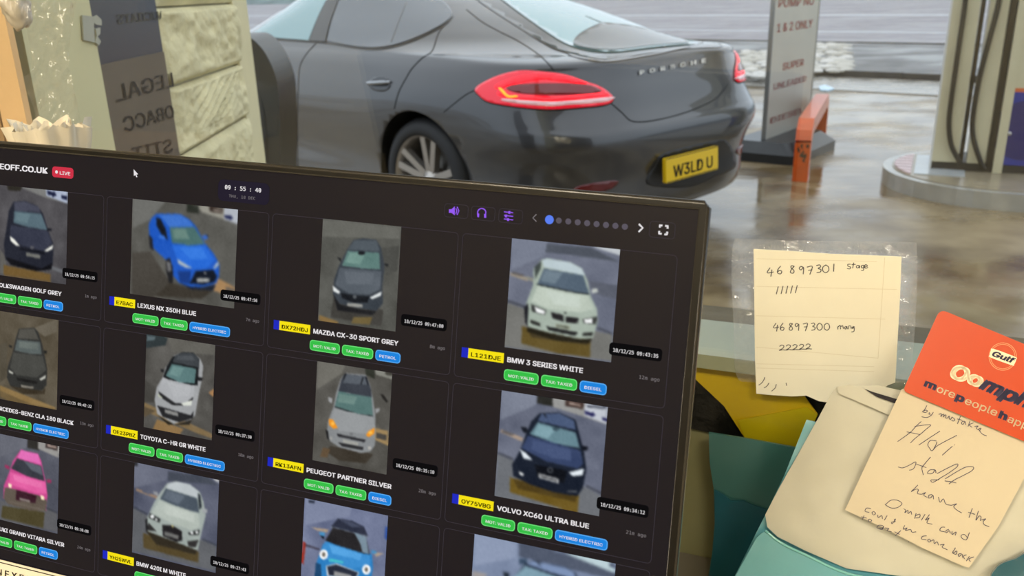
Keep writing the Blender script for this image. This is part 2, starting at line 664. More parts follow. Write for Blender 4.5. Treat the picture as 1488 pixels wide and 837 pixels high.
# ------------------------------------------------------------------ shop shell
M_khaki = mat('khaki_wall_paint', (132, 132, 98), 0.6, var=0.06, vscale=5)
M_in = mat('cream_wall_paint', (205, 196, 172), 0.8, var=0.04)
M_out = mat('exterior_render', (92, 84, 66), 0.8, var=0.15, vscale=2, bump=0.3)
M_rail = mat('grey_green_frame', (140, 146, 124), 0.4, var=0.06, vscale=20)
D_IN = 3.3
TL2, TR2 = T_L - 0.02, 1.7
ZC = 2.7
wf = MB()
def wall_piece(t0, t1, z0, z1):
    wf.box(wp(t0, z0, -0.04), EW * (t1 - t0), NW * 0.028, UP * (z1 - z0), M_khaki)
    wf.box(wp(t0, z0, -0.14), EW * (t1 - t0), NW * 0.10, UP * (z1 - z0), M_out)
wall_piece(TL2 - 0.12, TR2, 0, Z_RAIL0)
wall_piece(TL2 - 0.12, TR2, Z_TOP, ZC + 0.6)
wall_piece(T_R, TR2 + 3.0, Z_RAIL0, Z_TOP)
wf.box(wp(TR2, 0, -0.10), EW * 3.0, NW * 0.13, UP * Z_RAIL0, M_out)
wf.box(wp(TR2, Z_TOP, -0.10), EW * 3.0, NW * 0.13, UP * (ZC + 0.6 - Z_TOP), M_out)
wf.build('wall_front', kind='structure')
MB().box(wp(TL2 - 0.12, 0, 0.0), EW * 0.12, NW * D_IN, UP * ZC, M_in).build('wall_left', kind='structure')
MB().box(wp(TR2, 0, 0.03), EW * 0.12, NW * (D_IN - 0.03), UP * ZC, M_in).build('wall_right', kind='structure')
MB().box(wp(TL2 - 0.12, 0, D_IN), EW * (TR2 - TL2 + 0.24), NW * 0.12, UP * ZC, M_in).build('wall_back', kind='structure')
MB().box(wp(TL2 - 0.12, ZC, 0.03), EW * (TR2 - TL2 + 0.24), NW * (D_IN + 0.1), UP * 0.1, mat('ceiling_white', (220, 216, 205), 0.9)).build('ceiling', kind='structure')
MB().box(wp(TL2, 0.0, 0.03), EW * (TR2 - TL2), NW * (D_IN - 0.03), UP * 0.03, mat('vinyl_floor', (120, 112, 100), 0.5, var=0.1)).build('floor', kind='structure')

# window: rail, head, timber jamb, pane
win = tag(bpy.data.objects.new('window_1', None), kind='structure')
C.objects.link(win)
win.location = wp(0, Z_RAIL0)
bpy.context.view_layer.update()
MB().box(wp(T_L, Z_RAIL0, -0.07), EW * (T_R - T_L), NW * 0.078, UP * (Z_RAIL1 - Z_RAIL0), M_rail).build('bottom_rail', win)
MB().box(wp(T_L, Z_TOP - 0.04, -0.07), EW * (T_R - T_L), NW * 0.09, UP * 0.04, M_rail).build('top_rail', win)
MB().box(wp(T_R - 0.05, Z_RAIL1, -0.07), EW * 0.05, NW * 0.085, UP * (Z_TOP - Z_RAIL1), M_rail).build('frame_post', win)
M_pine = mat('bare_pine', (214, 186, 146), 0.55, var=0.10, vscale=3.5, bump=0.15)
tj = WP.ab(31, 110)[0]
tj0 = WP.ab(4, 150)[0]
mbj = MB()
mbj.box(wp(tj0, Z_RAIL0, -0.002), EW * (tj - tj0), NW * 0.007, UP * (Z_TOP - Z_RAIL0), M_pine)
mbj.build('timber_jamb', win)
mbj = MB()
mbj.box(wp(tj0 - 0.08, Z_RAIL0, -0.03), EW * 0.077, NW * 0.035, UP * (Z_TOP - Z_RAIL0), mat('darker_pine', (150, 128, 98), 0.7, var=0.2, vscale=4))  # browner, darker pine than the jamb
mbj.build('timber_stop', win)
M_pane = clear_mat('window_glass', (0.96, 0.975, 0.97), 0.0, 1.0)
MB().box(wp(tj, Z_RAIL1 - 0.005, -0.008), EW * (T_R - 0.05 - tj), NW * 0.006, UP * (Z_TOP - 0.04 - Z_RAIL1), M_pane).build('glass_pane', win)

# desk that carries the screen, hidden sill shelf at the left
Z_DESK = 0.84
M_desk = mat('grey_laminate', (120, 116, 108), 0.45, var=0.05)
dk = empty('service_counter', wp(0, 0, 0.35), 'grey laminate counter that carries the screen under the window', 'counter')
MB().box(wp(TL2 + 0.06, Z_DESK - 0.035, -0.011), EW * (1.49 - TL2), NW * 0.66, UP * 0.035, M_desk).build('worktop', dk)
MB().box(wp(TL2 + 0.07, 0.031, 0.05), EW * (1.40 - TL2), NW * 0.5, UP * (Z_DESK - 0.066), mat('counter_front', (90, 86, 80), 0.6)).build('carcass', dk)

# ceiling light panels of the shop
M_lamp = mat('lamp_diffuser', (255, 244, 220), 0.5, emit=(255, 226, 178), estr=3.0)
for k, (t, s_) in enumerate(((-0.5, 1.9), (0.75, 1.9), (-0.1, 2.85))):
    lt = empty('ceiling_light', wp(t, ZC - 0.06, s_), ['square ceiling light panel near the window side of the shop, towards the jamb',
               'square ceiling light panel near the window side of the shop, above the cards', 'square ceiling light panel deep inside the shop'][k], 'ceiling light')
    MB().box(wp(t - 0.3, ZC - 0.05, s_ - 0.3), EW * 0.6, NW * 0.6, UP * 0.05, mat('lamp_frame', (230, 230, 225), 0.4)).build('frame', lt)
    MB().box(wp(t - 0.27, ZC - 0.056, s_ - 0.27), EW * 0.54, NW * 0.54, UP * 0.008, M_lamp).build('diffuser', lt)
    la = bpy.data.lights.new('panel_lamp', 'AREA')
    la.size = 0.52
    la.energy = LAMP_W
    la.color = LAMP_COL
    lo = bpy.data.objects.new('panel_lamp', la)
    C.objects.link(lo)
    lo.parent = lt
    lo.location = (0, 0, -0.01)

# ------------------------------------------------------------------ side return outside the glass: board, notice strip, rough pier
HD = math.radians(-3)
WL = Plane(V((-0.567, 1.0, 1.3)), V((math.sin(HD), math.cos(HD), 0)), UP)
def tl(px, py=105): return WL.ab(px, py)[0]
def wl(t, z, off=0.0):
    p = WL.at(t, 0, off)
    return V((p.x, p.y, z))
M_creamb = mat('cream_board', (216, 209, 164), 0.6, var=0.05, vscale=4)
M_gap = mat('shadow_gap_tone', (50, 46, 40), 0.8)  # dark colour stands in for the shaded gap beside the cream panel
M_mason = mat('painted_masonry', (226, 217, 174), 0.75, var=0.10, vscale=9, bump=0.5, bscale=60)
tA, tB, tC, tD, tE = tl(44), tl(148), tl(247), tl(358), tl(374)
t0w = -0.02
side = tag(bpy.data.objects.new('wall_side', None), kind='structure')
C.objects.link(side)
side.location = wl(0.5, 0)
bpy.context.view_layer.update()
mb = MB()
mb.box(wl(t0w, 0, -0.22), WL.ex * (tE - t0w), WL.n * 0.20, UP * 2.9, M_mason)
mb.build('wall_core', side)
MB().box(wl(t0w, 0, -0.02), WL.ex * (tA - t0w), WL.n * 0.008, UP * 2.9, M_gap).build('gap_shade_strip', side)
MB().box(wl(tA, 0, -0.02), WL.ex * (tB - tA), WL.n * 0.020, UP * 2.9, M_creamb).build('cream_panel', side)
# masonry blocks
zj = [WL.px(300, 7).z, WL.px(305, 109).z, WL.px(300, 207).z]
zs = [2.85, 2.35, zj[0] + 0.27, zj[0], zj[1], zj[2], zj[2] - 0.27, zj[2] - 0.55, zj[2] - 0.82, 0.0]
for k in range(len(zs) - 1):
    z1, z0 = zs[k] - 0.002, zs[k + 1] + 0.002
    n_, m__ = 56, 48
    vs, fs = [], []
    for j in range(m__ + 1):
        for i in range(n_ + 1):
            u, v = i / n_, j / m__
            t = tC + 0.004 + (tD - tC - 0.004) * u
            z = z0 + (z1 - z0) * v
            p = V((t * 9, z * 9, k * 4.0))
            h = 0.009 * mnoise.noise(p) + 0.008 * mnoise.noise(p * 2.7) + 0.005 * mnoise.noise(p * 6)
            if k == 4 and 0.18 < u < 0.80 and 0.22 < v < 0.93:
                h = h * 0.35 + 0.0045 * math.sin((z * 300 - t * 95)) * min(1, (u - 0.18) * 8, (0.80 - u) * 8, (v - 0.22) * 8, (0.93 - v) * 8)
            if k == 4 and abs((u - 0.30) - (v - 0.02) * 0.62) < 0.016:
                h -= 0.008
            ed = min(u * 1.6, (1 - u) * 1.4, v * 1.1, (1 - v) * 1.1)
            d = 0.012 * min(1, ed * 14) - 0.012
            wob = 0.012 * mnoise.noise(V((3.0, z * 14, 1.7))) * u
            vs.append(wl(t + wob, z, d + h * min(1, ed * 8) + 0.002))
    for j in range(m__):
        for i in range(n_):
            a = j * (n_ + 1) + i
            fs.append((a, a + 1, a + n_ + 2, a + n_ + 1))
    # back skirt
    MB().add(vs, fs, M_mason, True).build('masonry_block', side)
mb = MB()
mb.box(wl(tD - 0.03, 0, -0.02), WL.ex * (tE - tD + 0.03), WL.n * 0.014, UP * 2.9, mat('smooth_cream_margin', (226, 217, 174), 0.6, var=0.05))
mb.build('smooth_margin', side)
# dark notice strip with mirrored letters
zb0 = WL.px(198, 84).z
M_navy = mat('dark_blue_glazing', (42, 46, 60), 0.4, spec=0.35)
M_backp = mat('poster_back', (104, 94, 82), 0.6, var=0.06, spec=0.3)
M_lett = mat('poster_letters', (58, 54, 54), 0.5)
M_fain = mat('faint_letters', (104, 104, 100), 0.6)
ns = empty('window_notice', wl((tB + tC) / 2, 0.6), 'tall dark notice strip with mirrored lettering between cream panel and rough pier', 'notice')
MB().box(wl(tB + 0.002, 0.6, -0.018), WL.ex * (tC - tB - 0.004), WL.n * 0.012, UP * 2.1, M_navy).build('dark_sheet', ns)
MB().box(wl(tB + 0.006, 0.62, -0.006), WL.ex * (tC - tB - 0.012), WL.n * 0.003, UP * (zb0 - 0.62), M_backp).build('paper_sheet', ns)
def wall_text(st, A, B, hpx, m, off, bold, mirror=True):
    p, q = WL.px(*A, off), WL.px(*B, off)
    wdt = (q - p).length
    hh = hpx * (p - CO).dot(CF) / F
    d = (q - p).normalized()
    fn = (lambda x, y: p + d * (wdt - x) + UP * y) if mirror else (lambda x, y: p + d * x + UP * y)
    mbt = MB()
    mbt.text(st, m, fn, bold=bold, width=wdt, height=hh)
    return mbt
wall_text('LEGAL', (170, 148), (253, 125), 33, M_lett, -0.0018, 0.012).build('poster_lettering', ns)
wall_text('OBACC', (182, 192), (254, 170), 30, M_lett, -0.0018, 0.012).build('poster_lettering', ns)
wall_text('STIT', (195, 236), (252, 220), 30, M_lett, -0.0018, 0.012).build('poster_lettering', ns)
wall_text('AUCIIATS', (172, 35), (240, 27), 18, M_fain, -0.0048, 0.01).build('faint_lettering', ns)
# torn white paint at the edge of the strip
M_torn = mat('torn_white_paper', (176, 176, 162), 0.8, var=0.1)
mb = MB()
for poly in (((135, 25), (141, 22), (148, 29), (148, 37), (141, 36), (136, 33)), ((139, 42), (146, 40), (146, 49), (142, 53), (147, 60), (144, 66), (139, 62), (141, 52)),
             ((120, 22), (136, 24), (138, 62), (122, 58))):
    mb.prism([WL.px(x, y, 0.0035) for x, y in poly], -WL.n * 0.002, M_torn)
mb.build('torn_paper', ns, label='torn scraps of pale paper')
# ------------------------------------------------------------------ black bin outside, behind the pier
M_blk = mat('black_plastic', (40, 40, 36), 0.35, var=0.1, vscale=8)
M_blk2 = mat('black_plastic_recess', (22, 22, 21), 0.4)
BD = 3.0
BP = Plane(at_depth(400, 150, BD), V((1, 0, 0)), UP)
ol = [BP.px(x - 24, y) for x, y in smooth_line([(431, 260), (431, 190), (429, 135), (423, 106), (410, 78), (397, 62), (388, 55), (380, 52)], 4)]
xr = ol[0].x
ol = [V((xr, ol[0].y, 0.03))] + ol
wbin = 0.50
for q in list(reversed(ol)):
    ol.append(V((2 * (xr - wbin / 2) - q.x, q.y, q.z)))
bn = empty('litter_bin', V((xr - wbin / 2, BP.o.y + 0.13, 0)), 'black plastic bin with rounded shoulders, outside behind the rough pier', 'bin')
MB().prism(ol, V((0, 0.26, 0)), M_blk).build('bin_body', bn)
cx_ = xr - wbin / 2
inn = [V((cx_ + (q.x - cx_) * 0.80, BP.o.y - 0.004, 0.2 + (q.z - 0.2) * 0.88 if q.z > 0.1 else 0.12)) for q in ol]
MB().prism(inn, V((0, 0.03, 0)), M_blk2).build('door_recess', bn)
inn2 = [V((cx_ + (q.x - cx_) * 0.70, BP.o.y - 0.014, 0.22 + (q.z - 0.2) * 0.84 if q.z > 0.1 else 0.15)) for q in ol]
MB().prism(inn2, V((0, 0.02, 0)), M_blk).build('bin_door', bn)
mb = MB()
mb.aabox((cx_ - wbin * 0.46, BP.o.y + 0.0, 0.0), (cx_ + wbin * 0.46, BP.o.y + 0.25, 0.035), M_blk2)
mb.build('bin_base', bn)

# ------------------------------------------------------------------ pavement sign
sl, sr2 = on_z(1113, 232), on_z(1186, 205)
hd = V((math.sin(math.radians(38)), math.cos(math.radians(38)), 0))
so = at_depth(1112, 206, (sl - CO).dot(CF) * 1.0)
SP = Plane(so, hd, UP)
M_sw = mat('sign_white', (190, 190, 180), 0.35, var=0.05, vscale=3)
M_sf = mat('sign_alu', (150, 152, 150), 0.35, metal=0.6)
M_red = mat('sign_red', (190, 118, 116), 0.5)
sg = empty('pavement_sign', V((so.x, so.y, 0)) + hd * 0.25, 'white pavement sign with faded red lettering on a heavy black base', 'sign')
a0, b0 = 0.0, 0.0
a1 = SP.ab(1176, 168)[0]
b1 = 1.25
MB().box(SP.at(a0, b0, -0.02), SP.ex * a1, UP * b1, SP.n * 0.02, M_sw).build('sign_panel', sg)
mb = MB()
fr = 0.016
mb.box(SP.at(a0 - fr, b0 - fr, -0.03), SP.ex * fr, UP * (b1 + 2 * fr), SP.n * 0.034, M_sf)
mb.box(SP.at(a1, b0 - fr, -0.03), SP.ex * fr, UP * (b1 + 2 * fr), SP.n * 0.034, M_sf)
mb.box(SP.at(a0, b0 - fr, -0.03), SP.ex * a1, UP * fr, SP.n * 0.045, M_sf)
mb.box(SP.at(a0, b1, -0.03), SP.ex * a1, UP * fr, SP.n * 0.045, M_sf)
mb.build('sign_frame', sg)
def sign_text(st, A, B, hpx, m):
    fn, wd = SP.liner(A, B, 0.002)
    p = SP.px(*A, 0.002); q = SP.px(*B, 0.002)
    d = (q - p); wd = d.dot(SP.ex)
    hh = hpx * (p - CO).dot(CF) / F
    m_ = MB()
    m_.text(st, m, lambda x, y: p + SP.ex * x + UP * y, bold=0.02, width=wd, height=hh)
    m_.build('sign_lettering', sg)
sign_text('PUMP NO', (1131, 11), (1183, 3), 17, M_red)
sign_text('1 & 2 ONLY', (1129, 47), (1181, 34), 17, M_red)
sign_text('SUPER', (1137, 102), (1168, 93), 14, M_red)
M_red2 = mat('sign_faint_red', (198, 152, 148), 0.5)
sign_text('UNLEADED', (1124, 131), (1172, 114), 13, M_red2)
# arrow and last faint line
mb = MB()
sign_text('DIESEL', (1119, 180), (1168, 160), 12, M_red2)
# rubber base: low moulded foot with rounded plan
M_rub = mat('black_rubber', (46, 48, 50), 0.3, var=0.15, vscale=6)
bc = V((so.x, so.y, 0)) + hd * 0.30
nb = V((-hd.y, hd.x, 0))
pl0 = rrect(-0.48, -0.33, 0.48, 0.33, 0.10)
pl1 = rrect(-0.40, -0.22, 0.40, 0.22, 0.08)
vs = [bc + hd * x + nb * y for x, y in pl0] + [bc + hd * x + nb * y + UP * 0.07 for x, y in pl0] + [bc + hd * x * 0.98 + nb * y + UP * 0.15 for x, y in pl1]
N = len(pl0)
fs = [tuple(reversed(range(N))), tuple(range(2 * N, 3 * N))]
for r in range(2):
    for k in range(N):
        fs.append((r * N + k, r * N + (k + 1) % N, (r + 1) * N + (k + 1) % N, (r + 1) * N + k))
MB().add(vs, fs, M_rub).build('sign_base', sg)
for a_ in (0.06, a1 - 0.06):
    p = SP.at(a_, b0 - fr, -0.01)
    mb = MB()
    mb.tube([V((p.x, p.y, 0.13)), p], 0.018, M_sf)
    mb.build('spring_post', sg)

# ------------------------------------------------------------------ orange hoop barrier
h0, h1 = on_z(1163, 262), on_z(1190, 206)
ha = (h1 - h0)
hl = ha.length
ha.normalize()
M_or = mat('orange_steel', (206, 84, 14), 0.4, var=0.12, vscale=14, coat=0.3)
M_orw = mat('chipped_black', (70, 52, 40), 0.7)
hb = empty('hoop_barrier', h0, 'orange steel hoop barrier with scuffed front leg standing beside the pavement sign', 'barrier')
Hh = 0.37
def sq_tube(mb, pts, s, m):
    side_ = V((ha.y, -ha.x, 0)) * s
    tops = []
    for i, p in enumerate(pts):
        a, b = pts[max(i - 1, 0)], pts[min(i + 1, len(pts) - 1)]
        T = (b - a).normalized()
        nn = T.cross(side_).normalized() * s
        tops += [p + side_ + nn, p - side_ + nn, p - side_ - nn, p + side_ - nn]
    fs = [(3, 2, 1, 0)]
    for i in range(len(pts) - 1):
        for k in range(4):
            fs.append((i * 4 + k, i * 4 + (k + 1) % 4, i * 4 + 4 + (k + 1) % 4, i * 4 + 4 + k))
    L = (len(pts) - 1) * 4
    fs.append((L, L + 1, L + 2, L + 3))
    mb.add(tops, fs, m)
SQ = 0.052
leg_t = h0 + UP * (Hh - 0.12)
mb = MB(); sq_tube(mb, [h0 + UP * 0.0, h0 + UP * (Hh - 0.10)], SQ, M_or); mb.build('leg', hb)
mb = MB(); sq_tube(mb, [h1 + UP * 0.0, h1 + UP * (Hh - 0.10)], SQ, M_or); mb.build('leg', hb)
mb = MB()
sq_tube(mb, [h0 + UP * (Hh - 0.10), h0 + UP * (Hh - 0.05) + ha * 0.02, h0 + UP * Hh + ha * 0.10, h1 + UP * Hh - ha * 0.10, h1 + UP * (Hh - 0.05) - ha * 0.02, h1 + UP * (Hh - 0.10)], SQ * 1.001, M_or)
mb.build('top_bar', hb)
mb = MB()
hn = -ha
Rn = random.Random(11)
for k in range(9):
    c_ = h0 + UP * Rn.uniform(0.13, 0.25) + V((ha.y, -ha.x, 0)) * Rn.uniform(-0.03, 0.03) + hn * (SQ + 0.0012)
    pts = []
    for q in range(7):
        a_ = q / 7 * 6.283
        r_ = Rn.uniform(0.006, 0.016)
        pts.append(c_ + V((ha.y, -ha.x, 0)) * r_ * math.cos(a_) + UP * r_ * 1.5 * math.sin(a_))
    mb.prism(pts, ha * 0.001, M_orw)
mb.build('scuffed_paint', hb, label='dark chips in the orange paint')

# ------------------------------------------------------------------ pump island and fuel pump
ZI = 0.105
io = on_z(1340, 262, ZI)
EI = V((math.cos(math.radians(26)), -math.sin(math.radians(26)), 0))
FI = V((-EI.y, EI.x, 0))
if FI.y < 0: FI = -FI
fl = on_z(1330, 273, ZI)
Wd = (on_z(1322, 213, ZI) - fl).dot(FI)
def isl(r0, z):
    """stadium outline of the island shrunk by r0"""
    R = Wd / 2 - r0
    c_ = fl + FI * Wd / 2
    xl = on_z(1281, 243, ZI)
    cl = c_ + EI * ((xl - c_).dot(EI) + Wd / 2)
    out = []
    for k in range(25):
        a_ = math.pi / 2 + math.pi * k / 24
        out.append(cl + EI * (R * math.cos(a_)) + FI * (R * math.sin(a_)))
    out = [V((p.x, p.y, z)) for p in out]
    c2 = cl + EI * 5.0
    out += [V((p.x, p.y, z)) for p in (c2 - FI * R, c2 + FI * R)]
    return out
M_isk = mat('island_steel_edge', (176, 176, 170), 0.25, metal=0.3, var=0.1)
M_ist = mat('island_concrete', (142, 132, 112), 0.22, var=0.2, vscale=4, bump=0.15, rvar=0.15)
M_pink = mat('pink_ribbed_tile', (206, 182, 184), 0.35, var=0.1, vscale=9)
M_pale = mat('pale_wet_slab', (176, 182, 184), 0.12, var=0.08)
isl_o = tag(bpy.data.objects.new('pump_island', None), kind='structure')
C.objects.link(isl_o)
isl_o.location = V((fl.x, fl.y, 0))
bpy.context.view_layer.update()
mb = MB(); mb.prism(isl(0.0, ZI), V((0, 0, -ZI)), M_isk); mb.build('steel_edge', isl_o)
mb = MB(); mb.prism(isl(0.06, ZI + 0.006), V((0, 0, -0.006)), M_ist); mb.build('island_top', isl_o)
cut = on_z(1325, 243, ZI)
xl_ = on_z(1281, 243, ZI)
c_ = fl + FI * Wd / 2
La = (cut - xl_).dot(EI)
cl_ = c_ + EI * ((xl_ - c_).dot(EI) + Wd / 2)
R_ = Wd / 2 - 0.075
nrib = 13
for k in range(nrib):
    y0 = -R_ + 2 * R_ * k / nrib + 0.012
    y1 = -R_ + 2 * R_ * (k + 1) / nrib - 0.012
    xa = [-math.sqrt(max(0, R_ * R_ - y * y)) for y in (y0, (y0 + y1) / 2, y1)]
    xe = La - Wd / 2
    if min(xa) > xe - 0.02: continue
    xa = [min(x, xe - 0.005) for x in xa]
    pts = [(xa[0], y0), (xe, y0), (xe, y1), (xa[2], y1), (xa[1], (y0 + y1) / 2)]
    mb = MB()
    mb.prism([V((0, 0, ZI + 0.016)) + V(((cl_ + EI * x + FI * y).x, (cl_ + EI * x + FI * y).y, 0)) for x, y in pts], V((0, 0, -0.012)), M_pink)
    mb.build('ribbed_tile', isl_o)
mb = MB()
hs_ = math.sqrt(max(0.01, R_ * R_ - min(0.0, La - Wd / 2) ** 2)) - 0.02
p0 = cl_ + EI * (La - Wd / 2 + 0.02) - FI * hs_
mb.box(V((p0.x, p0.y, ZI + 0.004)), EI * 0.30, FI * (2 * hs_), UP * 0.008, M_pale)
mb.build('pale_slab', isl_o)

po = on_z(1357, 246, ZI + 0.006)
PP = Plane(po, EI, UP)
def pa(px, py=246): return PP.ab(px, py)[0]
M_pc = mat('pump_cream', (204, 198, 168), 0.35, var=0.04, coat=0.2)
M_ps = mat('pump_white', (214, 216, 214), 0.35, coat=0.2)
M_hose = mat('hose_rubber', (30, 30, 28), 0.35)
M_plin = mat('pump_plinth', (40, 42, 44), 0.5)
M_blue = mat('pump_blue', (22, 48, 150), 0.35, coat=0.3)
M_dblue = mat('pump_dark_blue', (16, 26, 104), 0.35, coat=0.3)
M_oran = mat('pump_orange', (206, 104, 60), 0.35, coat=0.3)
H2 = 2.0
zb = ZI + 0.006
pump = empty('fuel_pump', po + EI * 0.5 + FI * 0.2, 'cream fuel pump with black hoses and blue lower door on the island', 'fuel pump')
def pbox(a, b, z0, z1, d0, d1, m, nm, lab=None):
    q = V((po.x, po.y, 0))
    o = MB().box(q + EI * a + FI * d0 + UP * z0, EI * (b - a), FI * (d1 - d0), UP * (z1 - z0), m).build(nm, pump)
    if lab: o['label'] = lab
    return o
ZP = zb + 0.055
a_c1, a_c1e = pa(1352), pa(1390)
a_c2, a_c2e = pa(1403), pa(1430)
a_s, a_se = pa(1431), pa(1441)
a_p, a_pe = pa(1442), pa(1456)
a_end = pa(1530)
pbox(a_c1, a_end, zb, ZP, 0.01, 0.42, M_plin, 'plinth')
pbox(a_c1 - 0.012, a_c1, zb, H2, 0.0, 0.26, M_ps, 'side_cheek', 'white side cheek')
pbox(a_c1, a_c1e, ZP, H2, 0.0, 0.26, M_pc, 'hose_column')
pbox(a_c1e + 0.004, a_c1e + 0.03, ZP, H2, 0.02, 0.08, M_hose, 'hose_channel', 'black upright hose channel')
pbox(a_c2, a_c2e, ZP, H2, 0.0, 0.26, M_pc, 'hose_column')
pbox(a_s, a_se, ZP, H2, -0.01, 0.10, M_hose, 'black_upright')
pbox(a_p, a_pe, zb, H2, -0.005, 0.45, M_pc, 'corner_post')
zo = PP.px(1482, 128).z
zo2 = PP.px(1482, 134).z
pbox(a_pe, a_end, ZP, zo2, 0.0, 0.45, M_blue, 'lower_door', 'blue lower door')
pbox(a_pe, a_end, zo2, zo, 0.0, 0.45, M_oran, 'orange_band', 'thin orange band')
pbox(a_pe, a_end, zo, H2, 0.0, 0.45, M_pc, 'display_housing')
pbox(a_pe + 0.06, a_end - 0.03, zo + 0.30, zo + 0.62, -0.006, 0.01, mat('pump_display', (150, 152, 130), 0.2), 'display_window')
# darker disc of the emblem on the door, keyhole
cc = PP.px(1490, 190, 0.002)
mb = MB()
pts = []
for k in range(33):
    a_ = math.radians(95 + 175 * k / 32)
    q = cc + EI * 0.19 * math.cos(a_) + UP * 0.19 * math.sin(a_)
    pts.append(q)
mb.prism(pts + [cc + EI * 0.02 - UP * 0.19, cc + EI * 0.02 + UP * 0.19], FI * 0.0015, M_dblue)
mb.build('emblem', pump, label='round dark blue emblem')
ck = PP.px(1467, 194, 0.001)
MB().lathe(ck, -FI, [(0.012, 0), (0.012, 0.006), (0.0, 0.006)], mat('lock_steel', (190, 190, 190), 0.3, metal=0.8), n=12).build('door_lock', pump)
def hose(pxs, r, nm):
    pts = [PP.px(x, y, 0.03) for x, y in smooth_line(pxs, 5)]
    mb = MB(); mb.tube(pts, r, M_hose, 8); mb.build(nm, pump)
hose([(1408, -60), (1403, 0), (1393, 70), (1383, 140), (1379, 180), (1382, 210), (1391, 229), (1396, 240)], 0.017, 'hose')
hose([(1459, -60), (1452, 0), (1437, 60), (1424, 110), (1415, 160), (1413, 190), (1418, 215), (1427, 240), (1431, 246)], 0.017, 'hose')
# small litter on the wet ground
lit = [on_z(1200 + dx, 127 + dy, 0.02) for dx, dy in ((-10, -2), (-2, -4), (8, -1), (12, 2), (3, 4), (-8, 3))]
mbl = MB(); mbl.prism(lit, V((0, 0, -0.018)), mat('litter_plastic', (190, 215, 232), 0.4, var=0.2, vscale=30))
mbl.build('litter_scrap', label='scrap of pale blue litter on the wet forecourt beyond the pavement sign', cat='litter')
# ------------------------------------------------------------------ the grey car (local frame: x forward from the rear, y left, z up)
CX, CY, CYAW = 0.974, 4.485, 0.765
car = empty('car', (CX, CY, 0), 'dark grey five-door sports saloon with lit red tail lights, parked on the wet forecourt', 'car', rotz=CYAW + math.pi / 2)
CM = wloc(car)
CI = CM.inverted()
M_paint = mat('grey_metallic_paint', (70, 70, 73), 0.30, metal=0.5, coat=1.0)
M_cblk = mat('car_black', (20, 20, 21), 0.45)
M_gap2 = mat('panel_gap', (16, 16, 18), 0.6)
M_trim = mat('gloss_black_trim', (24, 25, 28), 0.15, coat=0.6)
M_glass = mat('sky_grey_glass', (72, 80, 90), 0.03, coat=0.6, spec=0.9)  # base colour lightened to carry the sky's reflection
M_glass2 = mat('sky_green_glass', (118, 160, 164), 0.03, coat=0.8, spec=1.0)  # pale colour has the bright sky in the glass put into it
M_chr = mat('satin_chrome', (190, 190, 192), 0.2, metal=1.0)

#        z     Xr    ar    nr    b      Xf    af   nf
ROWS = [(0.160, 0.200, 0.620, 3.500, 0.900, 4.700, 0.900, 2.800),
        (0.200, 0.100, 0.656, 3.500, 0.930, 4.850, 1.000, 2.800),
        (0.290, 0.055, 0.737, 3.500, 0.942, 4.930, 1.100, 2.800),
        (0.420, 0.040, 0.827, 3.500, 0.940, 4.970, 1.200, 2.800),
        (0.520, 0.008, 0.917, 3.500, 0.952, 4.970, 1.250, 2.700),
        (0.600, 0.000, 0.850, 3.900, 0.962, 4.950, 1.300, 2.700),
        (0.660, 0.008, 0.850, 3.900, 0.966, 4.920, 1.350, 2.600),
        (0.700, 0.035, 0.850, 3.900, 0.966, 4.860, 1.400, 2.600),
        (0.760, 0.070, 0.850, 3.900, 0.962, 4.740, 1.450, 2.600),
        (0.840, 0.100, 0.850, 3.900, 0.950, 4.450, 1.500, 2.700),
        (0.900, 0.125, 0.850, 3.900, 0.934, 4.100, 1.400, 2.800),
        (0.950, 0.140, 0.850, 3.900, 0.915, 4.010, 0.850, 2.800),
        (0.985, 0.150, 0.850, 3.900, 0.895, 3.935, 0.850, 2.700),
        (1.005, 0.175, 1.050, 3.300, 0.880, 3.900, 0.850, 2.600),
        (1.020, 0.260, 1.400, 2.600, 0.868, 3.840, 0.850, 2.500),
        (1.060, 0.400, 1.560, 2.250, 0.842, 3.720, 0.850, 2.400),
        (1.120, 0.600, 1.500, 2.200, 0.808, 3.560, 0.850, 2.300),
        (1.200, 0.880, 1.400, 2.200, 0.758, 3.360, 0.850, 2.300),
        (1.280, 1.200, 1.250, 2.200, 0.702, 3.160, 0.850, 2.200),
        (1.340, 1.520, 1.050, 2.200, 0.645, 3.020, 0.850, 2.200),
        (1.385, 1.860, 0.750, 2.200, 0.560, 2.960, 0.600, 2.200),
        (1.410, 2.100, 0.420, 2.200, 0.380, 2.870, 0.300, 2.200),
        (1.418, 2.300, 0.100, 2.000, 0.100, 2.800, 0.080, 2.000)]
ROWS = smooth_line([r for r in ROWS], 6)
NR_, NS_, NF_ = 36, 40, 22
